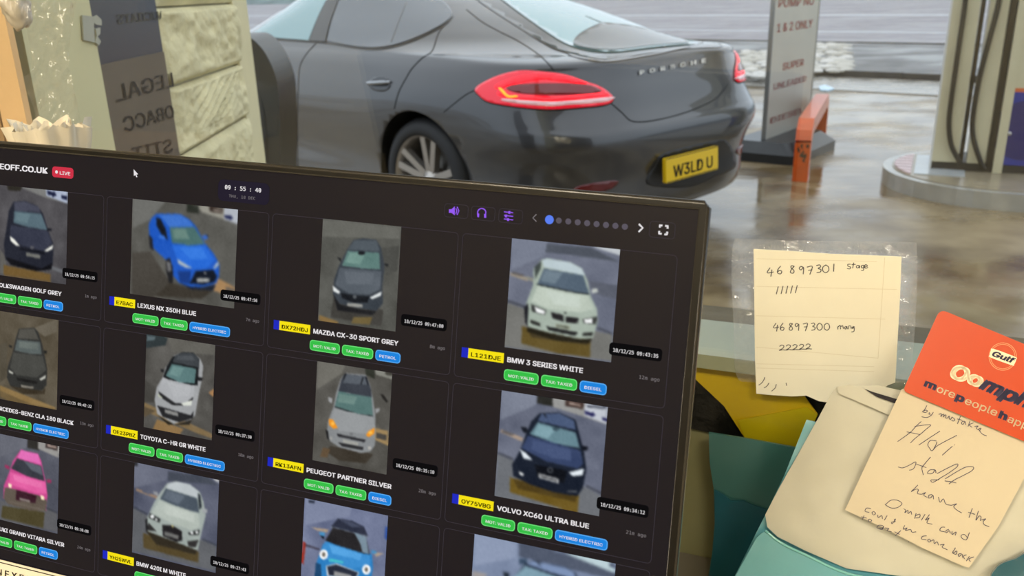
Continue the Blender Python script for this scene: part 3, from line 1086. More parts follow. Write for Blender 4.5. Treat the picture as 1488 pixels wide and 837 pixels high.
def outline(row):
    z, Xr, ar, nr, b, Xf, af, nf = row
    if Xf - af < Xr + ar:
        k = (Xf - Xr) / (ar + af) * 0.98
        ar, af = ar * k, af * k
    pts = []
    for i in range(NR_):
        a_ = math.pi / 2 * (i / NR_) ** 0.85
        pts.append((Xr + ar * (1 - math.cos(a_) ** (2 / nr)), b * math.sin(a_) ** (2 / nr) if i else 0.0))
    for i in range(NS_):
        t = i / NS_
        pts.append((Xr + ar + (Xf - af - Xr - ar) * t, b))
    for i in range(NF_ + 1):
        a_ = math.pi / 2 * (1 - (i / NF_) ** 1.15)
        pts.append((Xf - af * (1 - max(0.0, math.cos(a_)) ** (2 / nf)), b * max(0.0, math.sin(a_)) ** (2 / nf) if i < NF_ else 0.0))
    out = []
    for x, y in pts:
        if y > 0:
            g = math.exp(-((z - 0.80) / 0.16) ** 2)
            y += (0.022 * math.exp(-((x - 1.12) / 0.42) ** 2) + 0.018 * math.exp(-((x - 4.0) / 0.4) ** 2)) * g * (y / b)
            if 1.5 < x < 3.7:
                y -= 0.016 * math.exp(-((z - 0.45) / 0.13) ** 2) * math.sin(math.pi * (x - 1.5) / 2.2)
        out.append((x, y, z))
    return out
bv, bf = [], []
for r in ROWS:
    h = outline(r)
    loop = h + [(x, -y, z) for x, y, z in reversed(h[1:-1])]
    bv += loop
NL = len(loop)
for j in range(len(ROWS) - 1):
    for k in range(NL):
        bf.append((j * NL + k, j * NL + (k + 1) % NL, (j + 1) * NL + (k + 1) % NL, (j + 1) * NL + k))
bf = [tuple(reversed(f)) for f in bf]
bf.append(tuple(range(NL)))
bf.append(tuple(reversed(range((len(ROWS) - 1) * NL, len(ROWS) * NL))))
me = bpy.data.meshes.new('body')
me.from_pydata(bv, [], bf)
me.update()
bm = bmesh.new(); bm.from_mesh(me)
bmesh.ops.recalc_face_normals(bm, faces=bm.faces)
bm.to_mesh(me); bm.free()
BV = BVHTree.FromPolygons([V(v) for v in bv], [tuple(f) for f in bf[:-2]])
me.materials.append(M_paint)
me.materials.append(M_cblk)
body = bpy.data.objects.new('body', me)
C.objects.link(body)
# wheel arches cut out of the body
WX, WZ, WR = (1.10, 4.02), 0.345, 0.345
cb = bmesh.new()
for x in WX:
    for s in (1, -1):
        r = bmesh.ops.create_cone(cb, cap_ends=True, segments=64, radius1=0.388, radius2=0.388, depth=0.6,
                                  matrix=Matrix.Translation((x, s * 0.93, WZ)) @ Matrix.Rotation(math.pi / 2, 4, 'X'))
cme = bpy.data.meshes.new('cut'); cb.to_mesh(cme); cb.free()
cme.materials.append(M_paint); cme.materials.append(M_cblk)
for p in cme.polygons: p.material_index = 1
cob = bpy.data.objects.new('cut', cme)
C.objects.link(cob)
md = body.modifiers.new('b', 'BOOLEAN')
md.operation = 'DIFFERENCE'; md.object = cob; md.solver = 'EXACT'
dg = bpy.context.evaluated_depsgraph_get()
nme = bpy.data.meshes.new_from_object(body.evaluated_get(dg))
body.modifiers.clear()
body.data = nme
bpy.data.objects.remove(cob)
for p in nme.polygons:
    p.use_smooth = p.material_index == 0
body.parent = car

def hit(px, py):
    o = CI @ CO
    d = (CI.to_3x3() @ ray(px, py)).normalized()
    loc, nor, i, dist = BV.ray_cast(o, d)
    if loc is None:
        loc, nor, i, dist = BV.find_nearest(o + d * 5.2)
    if nor.dot(d) > 0: nor = -nor
    return loc, nor
def shell(name, px, m, off=0.004, step=5.0, skirt=0.006, n=4, mirror=True, label=None, parent=None, smoothed=True, closed=True):
    """panel lying on the body: outline in pixels -> points on the body, raised by OFF with a rim"""
    poly = smooth_line(px, n, True) if smoothed else px
    poly = dens(poly, step)
    vs2, fs = fill2d(poly, step)
    res = []
    for sgn in ((1, -1) if mirror else (1,)):
        vs, ns = [], []
        for x, y in vs2:
            l, nn = hit(x, y)
            vs.append(V((l.x, l.y * sgn, l.z))); ns.append(V((nn.x, nn.y * sgn, nn.z)))
        top = [v + n_ * off for v, n_ in zip(vs, ns)]
        N = len(poly)
        low = [vs[i] - ns[i] * skirt for i in range(N)]
        F_ = [tuple(f) for f in fs]
        rim = [(i, (i + 1) % N, len(top) + (i + 1) % N, len(top) + i) for i in range(N)]
        mb = MB()
        W_ = CM
        mb.add([W_ @ p for p in top + low], F_ + rim, m, True)
        o = mb.build(name, parent or car, label)
        b2 = bmesh.new(); b2.from_mesh(o.data)
        bmesh.ops.recalc_face_normals(b2, faces=b2.faces)
        b2.faces.ensure_lookup_table()
        # outward check
        f0 = b2.faces[0]
        c0 = f0.calc_center_median()
        l0, n0, _, _ = BV.find_nearest(c0)
        if (c0 - V((2.4, 0, 0.6))).dot(f0.normal) < 0:
            bmesh.ops.reverse_faces(b2, faces=b2.faces)
        b2.to_mesh(o.data); b2.free()
        res.append(o)
    return res
def seam(name, px, m, r=0.003, off=0.0, mirror=True, n=5, label=None):
    pts = [hit(x, y) for x, y in dens(smooth_line(px, n), 4, False)]
    for sgn in ((1, -1) if mirror else (1,)):
        mb = MB()
        mb.tube([CM @ V(((l + n_ * off).x, (l + n_ * off).y * sgn, (l + n_ * off).z)) for l, n_ in pts], r, m, 6)
        mb.build(name, car, label)

# side glass, pillars, seams
def side_shell(name, pts, m, off, label=None, step=0.03):
    """panel on the car's flank; outline as car (x, z) pairs, dropped sideways on the body, both sides"""
    poly = dens(pts, step)
    v2, f2 = fill2d(poly, step)
    N = len(poly)
    for sgn in (1, -1):
        vs = []
        for x, z in v2:
            l, n_, _, _ = BV.ray_cast(V((x, 3, z)), V((0, -1, 0)))
            if l is None: l, n_ = V((x, 0.5, z)), V((0, 1, 0))
            if n_.y < 0: n_ = -n_
            q = l + n_ * off
            vs.append(CM @ V((q.x, q.y * sgn, q.z)))
        low = [p - CM.to_3x3() @ V((0, sgn * (off + 0.004), 0)) for p in vs[:N]]
        fs = [tuple(f) for f in f2]
        if sgn < 0: fs = [tuple(reversed(f)) for f in fs]
        if (vs[fs[0][1]] - vs[fs[0][0]]).cross(vs[fs[0][2]] - vs[fs[0][0]]).dot(CM.to_3x3() @ V((0, sgn, 0))) < 0: fs = [tuple(reversed(f)) for f in fs]
        mb = MB()
        mb.add(vs, fs, m, True)
        mb.add(vs[:N] + low, [(i, (i + 1) % N, N + (i + 1) % N, N + i) for i in range(N)], m)
        mb.build(name, car, label)
xz = lambda x, y: (lambda l: (l.x, l.z))(hit(x, y)[0])
lo_ = [xz(*p) for p in smooth_line([(476, 60), (520, 68), (553, 69), (586, 62), (618, 49), (644, 35), (655, 24), (652, 12), (641, 2)], 4)]
q_, p_ = lo_[-1], xz(493, 2)
side_shell('side_window', lo_ + [(q_[0] + 0.10, 1.29), (q_[0] + 0.35, 1.335), (p_[0] - 0.10, 1.345), p_], M_glass, 0.006)
f0, f1 = xz(474, 2), xz(372, 52)
f2_ = (f1[0] - 0.22, 1.26)
side_shell('side_window', [f0] + [xz(*p) for p in ((449, 59), (430, 57.5), (410, 56), (390, 54), (372, 52))] + [(f1[0] + 0.06, f1[1] + 0.012), f2_, (f2_[0] - 0.16, 1.32), (f0[0] - 0.08, 1.345)], M_glass2, 0.006, 'front side window, its pale green standing for bright sky')
g0, g1 = xz(475, 2), xz(492, 2)
side_shell('door_pillar', [g0, xz(450, 59.5), xz(474, 61), g1, (g1[0] - 0.10, 1.345), (g0[0] - 0.08, 1.345)], M_trim, 0.0085)
seam('window_divider', [(569, 63), (581, 30), (591, 4)], M_trim, 0.008)
seam('window_trim', [(366, 55), (420, 59), (476, 63), (520, 70), (555, 71.5), (588, 64), (620, 51), (647, 36), (658, 24)], M_trim, 0.006)
seam('door_gap', [(487, 3), (475, 30), (464, 57), (448, 75), (437, 93), (434, 115), (432, 180), (433, 245)], M_gap2, 0.0035)
seam('door_gap', [(655, 28), (638, 47), (628, 74), (614, 84), (600, 98), (592, 110), (579, 135), (573, 158)], M_gap2, 0.0035)
seam('bumper_gap', [(693, 130), (678, 137), (662, 149), (645, 163)], M_gap2, 0.003)
# tailgate
def top_shell(name, px, m, off, step=0.035, label=None, n=4):
    """panel seen from above: left half given in pixels from the centre line outwards, mirrored, dropped on the body"""
    h = [hit(x, y)[0] for x, y in smooth_line(px, n)]
    half = [(p.x, max(0.0, p.y)) for p in h]
    poly = dens([(half[0][0], 0.0)] + half[1:] + [(half[-1][0], 0.0)] + [(x, -y) for x, y in reversed(half[1:])], step)
    v2, f2 = fill2d(poly, step)
    vs = []
    for x, y in v2:
        l, n_, _, _ = BV.ray_cast(V((x, y, 3)), V((0, 0, -1)))
        if l is None: l, n_ = V((x, y, 1.0)), V((0, 0, 1))
        if n_.z < 0: n_ = -n_
        vs.append(CM @ (l + n_ * off))
    N = len(poly)
    low = [p - UP * (off + 0.004) for p in vs[:N]]
    mb = MB()
    mb.add(vs + low, [tuple(f) for f in f2] + [(i, i + len(vs), (i + 1) % N + len(vs), (i + 1) % N) for i in range(N)], m, True)
    return mb.build(name, car, label)
top_shell('rear_window_surround', [(928, 80), (905, 85), (881, 87), (852, 84), (823, 77), (798, 68), (752, 39), (722, 20), (696, 2), (672, -16), (655, -30)], M_trim, 0.004)
top_shell('rear_window', [(928, 74), (905, 77), (881, 78), (850, 74), (824, 66), (800, 52), (760, 24), (728, 0), (706, -18), (690, -30)], M_glass2, 0.009)
top_shell('painted_reflection', [(926, 71), (905, 74), (881, 75), (852, 72), (834, 66), (838, 55), (856, 43), (880, 33), (905, 27)], mat('dark_reflection_tone', (62, 62, 60), 0.12, coat=0.5), 0.0115, label='dark dome painted as a reflection on the rear glass')  # dark patch laid on the opaque glass in place of a reflection
seam('spoiler_lip', [(826, 80), (852, 86.5), (881, 89.5), (931, 82.5), (985, 72.5), (1021, 63)], M_chr, 0.005, 0.004, mirror=False)
seam('tailgate_gap', [(678, 14), (701, 32), (726, 46), (752, 59), (774, 73), (787, 83), (799, 95), (805, 103)], M_gap2, 0.0035)
seam('tailgate_gap', [(888, 150), (903, 163), (916, 175), (934, 177), (960, 173), (988, 166), (1015, 156), (1040, 143), (1058, 122)], M_gap2, 0.0035, mirror=False)
# tail lights
M_tail = mat('tail_lens_red', (214, 20, 46), 0.08, coat=0.8, emit=(235, 20, 50), estr=0.55)
M_tail2 = mat('tail_lens_dark', (96, 12, 22), 0.1, coat=0.8, emit=(140, 10, 24), estr=0.25)
M_tbar = mat('tail_bar_lit', (255, 30, 40), 0.2, emit=(255, 24, 40), estr=1.6)
M_tor = mat('tail_orange_lit', (255, 150, 40), 0.2, emit=(255, 150, 30), estr=1.6)
M_trev = mat('reverse_lens', (220, 190, 192), 0.15, coat=0.8, emit=(210, 120, 128), estr=0.35)
Z1 = lambda pts: [(680 + x / 6.75, 60 + y / 6.75) for x, y in pts]
TL = Z1([(85, 470), (200, 390), (350, 330), (530, 292), (700, 300), (960, 335), (1130, 395), (1300, 460), (1400, 540), (1405, 590), (1330, 625), (1100, 650), (800, 668), (500, 645), (230, 600), (130, 540)])
shell('light_seal', Z1([(70, 472), (200, 380), (350, 320), (530, 282), (700, 290), (960, 325), (1140, 385), (1310, 450), (1412, 535), (1418, 595), (1335, 638), (1100, 664), (800, 682), (500, 658), (220, 612), (115, 545)]), M_gap2, 0.003, 4)
lenses = shell('tail_light', TL, M_tail, 0.012, 4, label='red tail light')
for nm, pts, m, of in (('louvre_panel', [(430, 440), (700, 420), (1130, 430), (1290, 490), (1200, 520), (860, 535), (540, 520), (400, 480)], M_tail2, 0.0145),
                       ('light_bar', [(330, 490), (420, 530), (600, 548), (860, 560), (1300, 515), (1310, 548), (900, 585), (600, 578), (330, 540)], M_tbar, 0.0150),
                       ('reverse_strip', [(360, 568), (600, 588), (900, 598), (1385, 555), (1390, 580), (1300, 605), (1000, 628), (800, 640), (560, 620), (370, 590)], M_trev, 0.0150),
                       ('light_bar', [(290, 440), (500, 360), (720, 335), (900, 345), (1130, 405), (1120, 425), (850, 395), (700, 385), (420, 440), (330, 480)], M_tbar, 0.0148),
                       ('indicator', [(318, 470), (345, 470), (410, 535), (490, 538), (490, 552), (400, 552)], M_tor, 0.0160)):
    shell(nm, Z1(pts), m, of, 3, 0.002)
# name letters on the tailgate
def body_text(st, A, B, hpx, m, off, bold, space=1.0, nm='lettering', extrude=None):
    vs, fs, x0, x1, cap = font_mesh(st, bold, 0, space)
    dx, dy = B[0] - A[0], B[1] - A[1]
    mb = MB()
    pts = []
    for x, y in vs:
        u = (x - x0) / (x1 - x0)
        l, n_ = hit(A[0] + dx * u, A[1] + dy * u - hpx * y / cap)
        pts.append(CM @ (l + n_ * off))
    mb.add(pts, fs, m)
    return mb.build(nm, car, 'spaced chrome lettering')
body_text('PORSCHE', (928, 109), (1024, 91), 8, mat('badge_silver', (236, 234, 228), 0.5), 0.008, 0.03, 1.9)
# plate recess, plate
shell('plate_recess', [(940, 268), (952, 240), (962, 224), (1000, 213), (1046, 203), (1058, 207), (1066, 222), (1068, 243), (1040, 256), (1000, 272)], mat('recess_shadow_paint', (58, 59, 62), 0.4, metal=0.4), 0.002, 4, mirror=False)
M_yel = mat('plate_yellow', (236, 196, 22), 0.35, coat=0.3)
M_plt = mat('plate_black', (26, 26, 24), 0.5)
ca, sa = math.cos(CYAW + math.pi / 2), math.sin(CYAW + math.pi / 2)
npl = Plane(CM @ V((-0.024, 0, 0.44)), CM.to_3x3() @ V((0, -1, 0)), UP + (CM.to_3x3() @ V((0.06, 0, 0))))
cn = [npl.px(*p) for p in ((967.5, 231), (1043, 211.5), (1043.5, 247), (968, 265.5))]
cnab = [((p - npl.o).dot(npl.ex), (p - npl.o).dot(npl.ey)) for p in cn]
pa0 = (cnab[0][0] + cnab[3][0]) / 2; pa1 = (cnab[1][0] + cnab[2][0]) / 2
pb0 = (cnab[2][1] + cnab[3][1]) / 2; pb1 = (cnab[0][1] + cnab[1][1]) / 2
mb = MB()
mb.prism([npl.at(x, y, 0.0) for x, y in rrect(pa0, pb0, pa1, pb1, 0.008)], -npl.n * 0.02, M_yel)
plate = mb.build('number_plate', car, 'yellow number plate')
mb = MB()
hh = (pb1 - pb0)
mb.text('W3LD U', M_plt, lambda x, y: npl.at(pa0 + (pa1 - pa0) * 0.13 + x, pb0 + hh * 0.17 + y, 0.001), bold=0.02, width=(pa1 - pa0) * 0.76, height=hh * 0.66)
mb.build('plate_characters', plate)
mb = MB()
for x0, y0, x1, y1 in ((0.012, 0.02, 0.988, 0.05), (0.012, 0.95, 0.988, 0.98)):
    mb.prism([npl.at(pa0 + (pa1 - pa0) * x, pb0 + hh * y, 0.0006) for x, y in ((x0, y0), (x1, y0), (x1, y1), (x0, y1))], -npl.n * 0.0005, M_plt)
mb.build('plate_border', plate)
# reflector, exhausts, diffuser
shell('rear_reflector', [(834, 274), (850, 268), (893, 262), (896, 268), (880, 277), (840, 281)], mat('reflector_red', (96, 16, 22), 0.2, coat=0.6), 0.005, 4)
for y in (0.52, -0.52, 0.40, -0.40):
    MB().lathe(CM @ V((0.20, y, 0.25)), CM.to_3x3() @ V((-1, 0, 0)), [(0.0, 0.0), (0.036, 0.0), (0.040, 0.06), (0.046, 0.06), (0.046, -0.1)], M_chr, 20).build('exhaust_tip', car)
# door handle: cup and grip
hl_, hn_ = hit(551, 122)
shell('handle_cup', [(536, 119), (545, 112), (558, 111), (567, 117), (567, 127), (558, 133), (545, 132), (537, 126)], mat('handle_cup_paint', (62, 63, 67), 0.35, metal=0.5, coat=0.6), 0.002, 3)
gr = []
for (x, y), o_ in (((534, 120.5), 0.003), ((540, 121.5), 0.020), ((550, 122), 0.028), ((560, 121), 0.022), ((568, 119.5), 0.003)):
    l, n_ = hit(x, y)
    gr.append((l + n_ * o_))
for sgn in (1, -1):
    mb = MB()
    g_ = smooth_line(gr, 5)
    mb.tube([CM @ V((p[0], p[1] * sgn, p[2])) for p in g_], [0.011 if 3 < i < len(g_) - 4 else 0.008 for i in range(len(g_))], mat('handle_silver', (150, 152, 156), 0.22, metal=0.8, coat=1.0), 10)
    mb.build('door_handle', car, 'silver grey door handle')
# headlights and grille at the unseen front, mirrors
def loc_poly(name, pts, m, off, axis):
    """outline given in car x-z (axis y) or y-z (axis x) coordinates, dropped on the body"""
    vs2, fs = fill2d(dens(pts, 0.06), 0.06)
    for sgn in ((1, -1) if axis == 'y' else (1,)):
        vs = []
        for a, b in vs2:
            if axis == 'y':
                l, n_, _, _ = BV.ray_cast(V((a, 3, b)), V((0, -1, 0)))
            else:
                l, n_, _, _ = BV.ray_cast(V((8, a, b)), V((-1, 0, 0)))
            if l is None:
                l, n_ = V((a, 0.9, b)), V((0, 1, 0))
            d_ = V((0, 1, 0)) if axis == 'y' else V((1, 0, 0))
            if n_.dot(d_) < 0: n_ = -n_
            q = l + n_ * off
            vs.append(CM @ V((q.x, q.y * sgn, q.z)))
        mb = MB(); mb.add(vs, fs, m, True); mb.build(name, car)
loc_poly('headlight', [(4.25, 0.68), (4.62, 0.60), (4.70, 0.66), (4.45, 0.76), (4.28, 0.76)], mat('headlight_lens', (200, 205, 210), 0.08, coat=1.0), 0.008, 'y')
loc_poly('grille', [(-0.55, 0.30), (0.55, 0.30), (0.62, 0.42), (-0.62, 0.42)], M_cblk, 0.006, 'x')
loc_poly('windscreen', [(-0.62, 1.04), (0.62, 1.04), (0.50, 1.33), (-0.50, 1.33)], M_glass, 0.005, 'x')
for s in (1, -1):
    mb = MB()
    mb.lathe(CM @ V((3.12, s * 1.0, 1.03)), CM.to_3x3() @ V((1, 0, 0)), [(0.0, -0.055), (0.085, -0.05), (0.095, -0.02), (0.085, 0.05), (0.05, 0.10), (0.0, 0.115)], M_paint, 20)
    mb.tube([CM @ V((3.12, s * 0.84, 0.97)), CM @ V((3.12, s * 0.97, 1.02))], 0.02, M_cblk)
    mb.build('door_mirror', car)
# wheels
M_tyre = mat('tyre_rubber', (38, 38, 40), 0.6, var=0.1)
M_rim = mat('alloy_silver', (186, 180, 174), 0.28, metal=0.75)
M_disc = mat('brake_disc', (110, 108, 104), 0.4, metal=0.8)
def wheel(x, s):
    """one wheel: tyre, rim (with five twin spokes), hub cap, brake disc"""
    ax = CM.to_3x3() @ V((0, s, 0))
    o = CM @ V((x, s * 0.80, WZ))
    t = MB()
    t.lathe(o, ax, [(0.250, -0.13), (0.300, -0.145), (0.330, -0.13), (0.344, -0.09), (0.345, 0.0), (0.344, 0.09), (0.332, 0.128), (0.305, 0.145), (0.275, 0.148), (0.252, 0.142), (0.246, 0.12)], M_tyre, 56)
    wh = t.build('wheel', car)
    r = MB()
    r.lathe(o, ax, [(0.246, -0.12), (0.236, -0.05), (0.232, 0.06), (0.238, 0.125), (0.252, 0.140), (0.256, 0.143), (0.256, 0.136), (0.250, 0.12)], M_rim, 56)
    r.build('rim', wh)
    r = MB()
    r.lathe(o, ax, [(0.0, 0.02), (0.17, 0.02), (0.17, 0.0), (0.0, 0.0)], M_disc, 32)
    r.build('brake_disc', wh)
    r = MB()
    r.lathe(o, ax, [(0.0, 0.118), (0.030, 0.116), (0.036, 0.106), (0.060, 0.098), (0.068, 0.08), (0.06, 0.02)], M_rim, 24)
    r.build('hub', wh)
    e1 = CM.to_3x3() @ V((1, 0, 0))
    for k in range(5):
        a0_ = math.radians(100 + 72 * k)
        sp_ = MB()
        for dd in (-0.17, 0.17):
            a1_ = a0_ + dd
            a2_ = a0_ + dd * 1.15
            rad = lambda a_: e1 * math.cos(a_) + UP * math.sin(a_)
            tan = lambda a_: e1 * -math.sin(a_) + UP * math.cos(a_)
            p0 = o + rad(a0_ + dd * 1.6) * 0.050 + ax * 0.100
            p1 = o + rad(a2_) * 0.244 + ax * 0.130
            tt = tan(a1_)
            w0, w1 = 0.019, 0.019
            q = [p0 + tt * w0, p0 - tt * w0, p1 - tt * w1, p1 + tt * w1]
            low = [q_ - ax * 0.04 for q_ in q]
            sp_.add(q + low, [(0, 1, 2, 3), (7, 6, 5, 4), (0, 4, 5, 1), (1, 5, 6, 2), (2, 6, 7, 3), (3, 7, 4, 0)], M_rim)
        o_ = sp_.build('spoke', wh)
        b2 = bmesh.new(); b2.from_mesh(o_.data)
        bmesh.ops.recalc_face_normals(b2, faces=b2.faces)
        b2.to_mesh(o_.data); b2.free()
for x in WX:
    for s in (1, -1):
        wheel(x, s)
# ------------------------------------------------------------------ the screen: a plane fixed by four of its own points
HM = np.array([[2.45063476e+02, -1.24061517e+01, -7.94545429e+02], [2.98036423e+01, 1.78558648e+02, -1.22102406e+01], [-5.94005153e-02, 1.32152622e-02, 1.0]])
HI = np.linalg.inv(HM)
PITCH_MM = 0.104            # one card column on the screen, metres
_k = [HM[:, i] * np.array([1 / F, 1 / F, 1]) for i in range(3)]
_s = PITCH_MM / np.linalg.norm(_k[0])
def cam3(v):
    return CR * float(v[0]) - CU * float(v[1]) + CF * float(v[2])
S_R1, S_R2, S_O = cam3(_k[0] * _s), cam3(_k[1] * _s), CO + cam3(_k[2] * _s)
S_N = S_R1.cross(S_R2).normalized()
if S_N.dot(CO - S_O) < 0: S_N = -S_N
def su(u, v, off=0.0):
    """point of the screen for grid coordinates (u columns, v rows down)"""
    return S_O + S_R1 * u + S_R2 * v + S_N * off
def uvp(px, py):
    q = HI @ np.array([px - 744.0, py - 418.5, 1.0])
    return float(q[0] / q[2]), float(q[1] / q[2])
SX, SY = S_R1.length, S_R2.length
U0, U1, V0, V1 = -1.10, 4.018, -1.082, 3.05
M_scr = mat('screen_glass', (5, 5, 5), 0.2, emit=(25, 21, 27), estr=1.0, spec=0.14)
M_bez = mat('bezel_black', (16, 15, 14), 0.35, spec=0.25)
M_bezg = mat('bezel_edge', (42, 40, 38), 0.25, coat=0.2)
bu_, bv_ = 0.030, 0.030
foot = su((U0 + U1) / 2, V1)
mon = empty('monitor', V((foot.x, foot.y, Z_DESK)) - S_N * 0.10, 'black desktop monitor showing a grid of car snapshots with number plates', 'monitor')
mb = MB()
fr_t = 0.006
for (a, b, c_, d_) in ((U0 - bu_, V0 - bv_, U1 + bu_, V0), (U0 - bu_, V1, U1 + bu_, V1 + bv_ * 2), (U0 - bu_, V0, U0, V1), (U1, V0, U1 + bu_, V1)):
    mb.box(su(a, b, -0.010), S_R1 * (c_ - a), S_R2 * (d_ - b), S_N * (0.010 + 0.0012), M_bez)
mb.build('bezel', mon)
mb = MB()
r_ = 0.0016
loop_ = [su(U0 - bu_, V0 - bv_, -0.001), su(U1 + bu_ - 0.012, V0 - bv_, -0.001), su(U1 + bu_, V0 - bv_ + 0.02, -0.001), su(U1 + bu_, V1 + 2 * bv_, -0.001), su(U0 - bu_, V1 + 2 * bv_, -0.001)]
mb.tube(loop_, r_ * 1.2, M_bezg, 8, closed=True)
mb.build('bezel_edge', mon, label='thin glossy outer edge of the bezel')
mb = MB()
mb.tube([su(U0, V0, 0.0012), su(U1, V0, 0.0012), su(U1, V1, 0.0012), su(U0, V1, 0.0012)], 0.0006, M_bezg, 6, closed=True)
mb.build('screen_gasket', mon)
mb = MB()
o_ = [su(u, v, -0.010) for u, v in ((U0 - bu_, V0 - bv_), (U1 + bu_, V0 - bv_), (U1 + bu_, V1 + 2 * bv_), (U0 - bu_, V1 + 2 * bv_))]
cen = su((U0 + U1) / 2, (V0 + V1) / 2)
i_ = [cen + (p - cen) * 0.72 - S_N * 0.034 for p in o_]
mb.add(o_ + i_, [(0, 1, 2, 3), (7, 6, 5, 4), (0, 4, 5, 1), (1, 5, 6, 2), (2, 6, 7, 3), (3, 7, 4, 0)], M_bez)
bs = mb.build('back_shell', mon)
mb = MB()
nk = cen - S_N * 0.05
ft = V((nk.x, nk.y, Z_DESK)) - V((S_N.x, S_N.y, 0)) * 0.03
ex_ = V((S_R1.x, S_R1.y, 0)).normalized()
mb.box(V((ft.x, ft.y, Z_DESK + 0.006)) - ex_ * 0.03, ex_ * 0.06, V((-ex_.y, ex_.x, 0)) * 0.02, UP * (nk.z - Z_DESK), M_bez)
mb.build('stand_neck', mon)
pf = V((-ex_.y, ex_.x, 0))
if pf.dot(S_N) < 0: pf = -pf
mb = MB()
mb.box(V((ft.x, ft.y, Z_DESK + 0.0005)) - ex_ * 0.12 - pf * 0.05, ex_ * 0.24, pf * 0.17, UP * 0.008, M_bez)
mb.build('stand_foot', mon)
mb = MB()
mb.add([su(U0, V0), su(U1, V0), su(U1, V1), su(U0, V1)], [(0, 3, 2, 1)], M_scr)
scr = mb.build('screen', mon)

# ---- what the screen shows
L1, L2, L3, L4 = 0.00010, 0.00020, 0.00030, 0.00040
E_w = emat('px_white', (232, 228, 230))
E_grey = emat('px_grey', (128, 122, 124))
E_dim = emat('px_dim', (92, 88, 92))
E_line = emat('px_line', (64, 58, 66))
E_blk = emat('px_black', (14, 13, 14))
E_grn, E_grnl = emat('px_green', (56, 190, 72)), emat('px_green_rim', (110, 226, 120))
E_blu, E_blul = emat('px_blue', (32, 132, 222)), emat('px_blue_rim', (90, 172, 244))
E_yel = emat('px_yellow', (246, 226, 22))
E_pb = emat('px_plate_blue', (34, 44, 190))
E_pk = emat('px_plate_text', (36, 30, 4))
E_red = emat('px_red', (206, 52, 72))
E_pur = emat('px_purple', (150, 92, 240))
E_dot = emat('px_dot_blue', (92, 128, 240))
E_gdot = emat('px_dot_grey', (92, 86, 96))
E_paneld = emat('px_panel', (38, 33, 46))

def urr(mb, u0, v0, u1, v1, rad, m, off):
    """rounded rectangle on the screen (rad in metres)"""
    pts = rrect(u0 * SX, v0 * SY, u1 * SX, v1 * SY, min(rad, abs(v1 - v0) * SY * 0.499))
    mb.add([su(x / SX, y / SY, off) for x, y in pts], [tuple(range(len(pts)))], m)
def uring(mb, u0, v0, u1, v1, rad, wd, m, off):
    a = rrect(u0 * SX, v0 * SY, u1 * SX, v1 * SY, rad)
    b = rrect(u0 * SX + wd, v0 * SY + wd, u1 * SX - wd, v1 * SY - wd, max(rad - wd, 1e-5))
    N = len(a)
    mb.add([su(x / SX, y / SY, off) for x, y in a + b], [(i, (i + 1) % N, N + (i + 1) % N, N + i) for i in range(N)], m)
def utext(mb, st, u0, v, u1, hv, m, off, bold=0.0, space=1.0, mono=False):
    """text from u0 to u1, baseline v, cap height hv (grid units)"""
    mb.text(st, m, lambda x, y: su(u0 + x / SX, v - y / SY, off), bold=bold, space=space, width=(u1 - u0) * SX, height=hv * SY, mono=mono)

CARDS = [  # column, row, plate, name, name end, fuel, fuel width, time, ago, photo u0, u1
    (0, 0, None, 'VOLKSWAGEN GOLF GREY', 0.68, 'PETROL', 0.132, '18/12/25 09:54:15', '1m ago', 0.19, 0.708),
    (0, 1, None, 'MERCEDES-BENZ CLA 180 BLACK', 0.78, 'HYBRID ELECTRIC', 0.245, '18/12/25 09:42:22', '13m ago', 0.235, 0.664),
    (0, 2, None, 'SUZUKI GRAND VITARA SILVER', 0.735, 'PETROL', 0.132, '18/12/25 09:30:08', '24m ago', 0.21, 0.686),
    (1, 0, 'E7BAC', 'LEXUS NX 350H BLUE', 1.541, 'HYBRID ELECTRIC', 0.243, '18/12/25 09:47:56', '7m ago', 1.128, 1.765),
    (1, 1, 'OE23PBZ', 'TOYOTA C-HR GR WHITE', 1.628, 'HYBRID ELECTRIC', 0.243, '18/12/25 09:37:30', '18m ago', 1.24, 1.663),
    (1, 2, 'YH25WVL', 'BMW 420I M WHITE', 1.535, None, 0, '18/12/25 09:27:43', None, 1.189, 1.717),
    (2, 0, 'DX72HDJ', 'MAZDA CX-30 SPORT GREY', 2.676, 'PETROL', 0.131, '18/12/25 09:47:00', '8m ago', 2.243, 2.657),
    (2, 1, 'RK13AFN', 'PEUGEOT PARTNER SILVER', 2.683, 'DIESEL', 0.122, '18/12/25 09:35:10', '20m ago', 2.25, 2.653),
    (2, 2, None, None, 0, None, 0, None, None, 2.217, 2.674),
    (3, 0, 'L121DJE', 'BMW 3 SERIES WHITE', 3.574, 'DIESEL', 0.122, '18/12/25 09:43:35', '12m ago', 3.203, 3.696),
    (3, 1, 'OY75VBG', 'VOLVO XC60 ULTRA BLUE', 3.657, 'HYBRID ELECTRIC', 0.243, '18/12/25 09:34:12', '21m ago', 3.204, 3.698),
    (3, 2, None, None, 0, None, 0, None, None, 3.12, 3.79)]

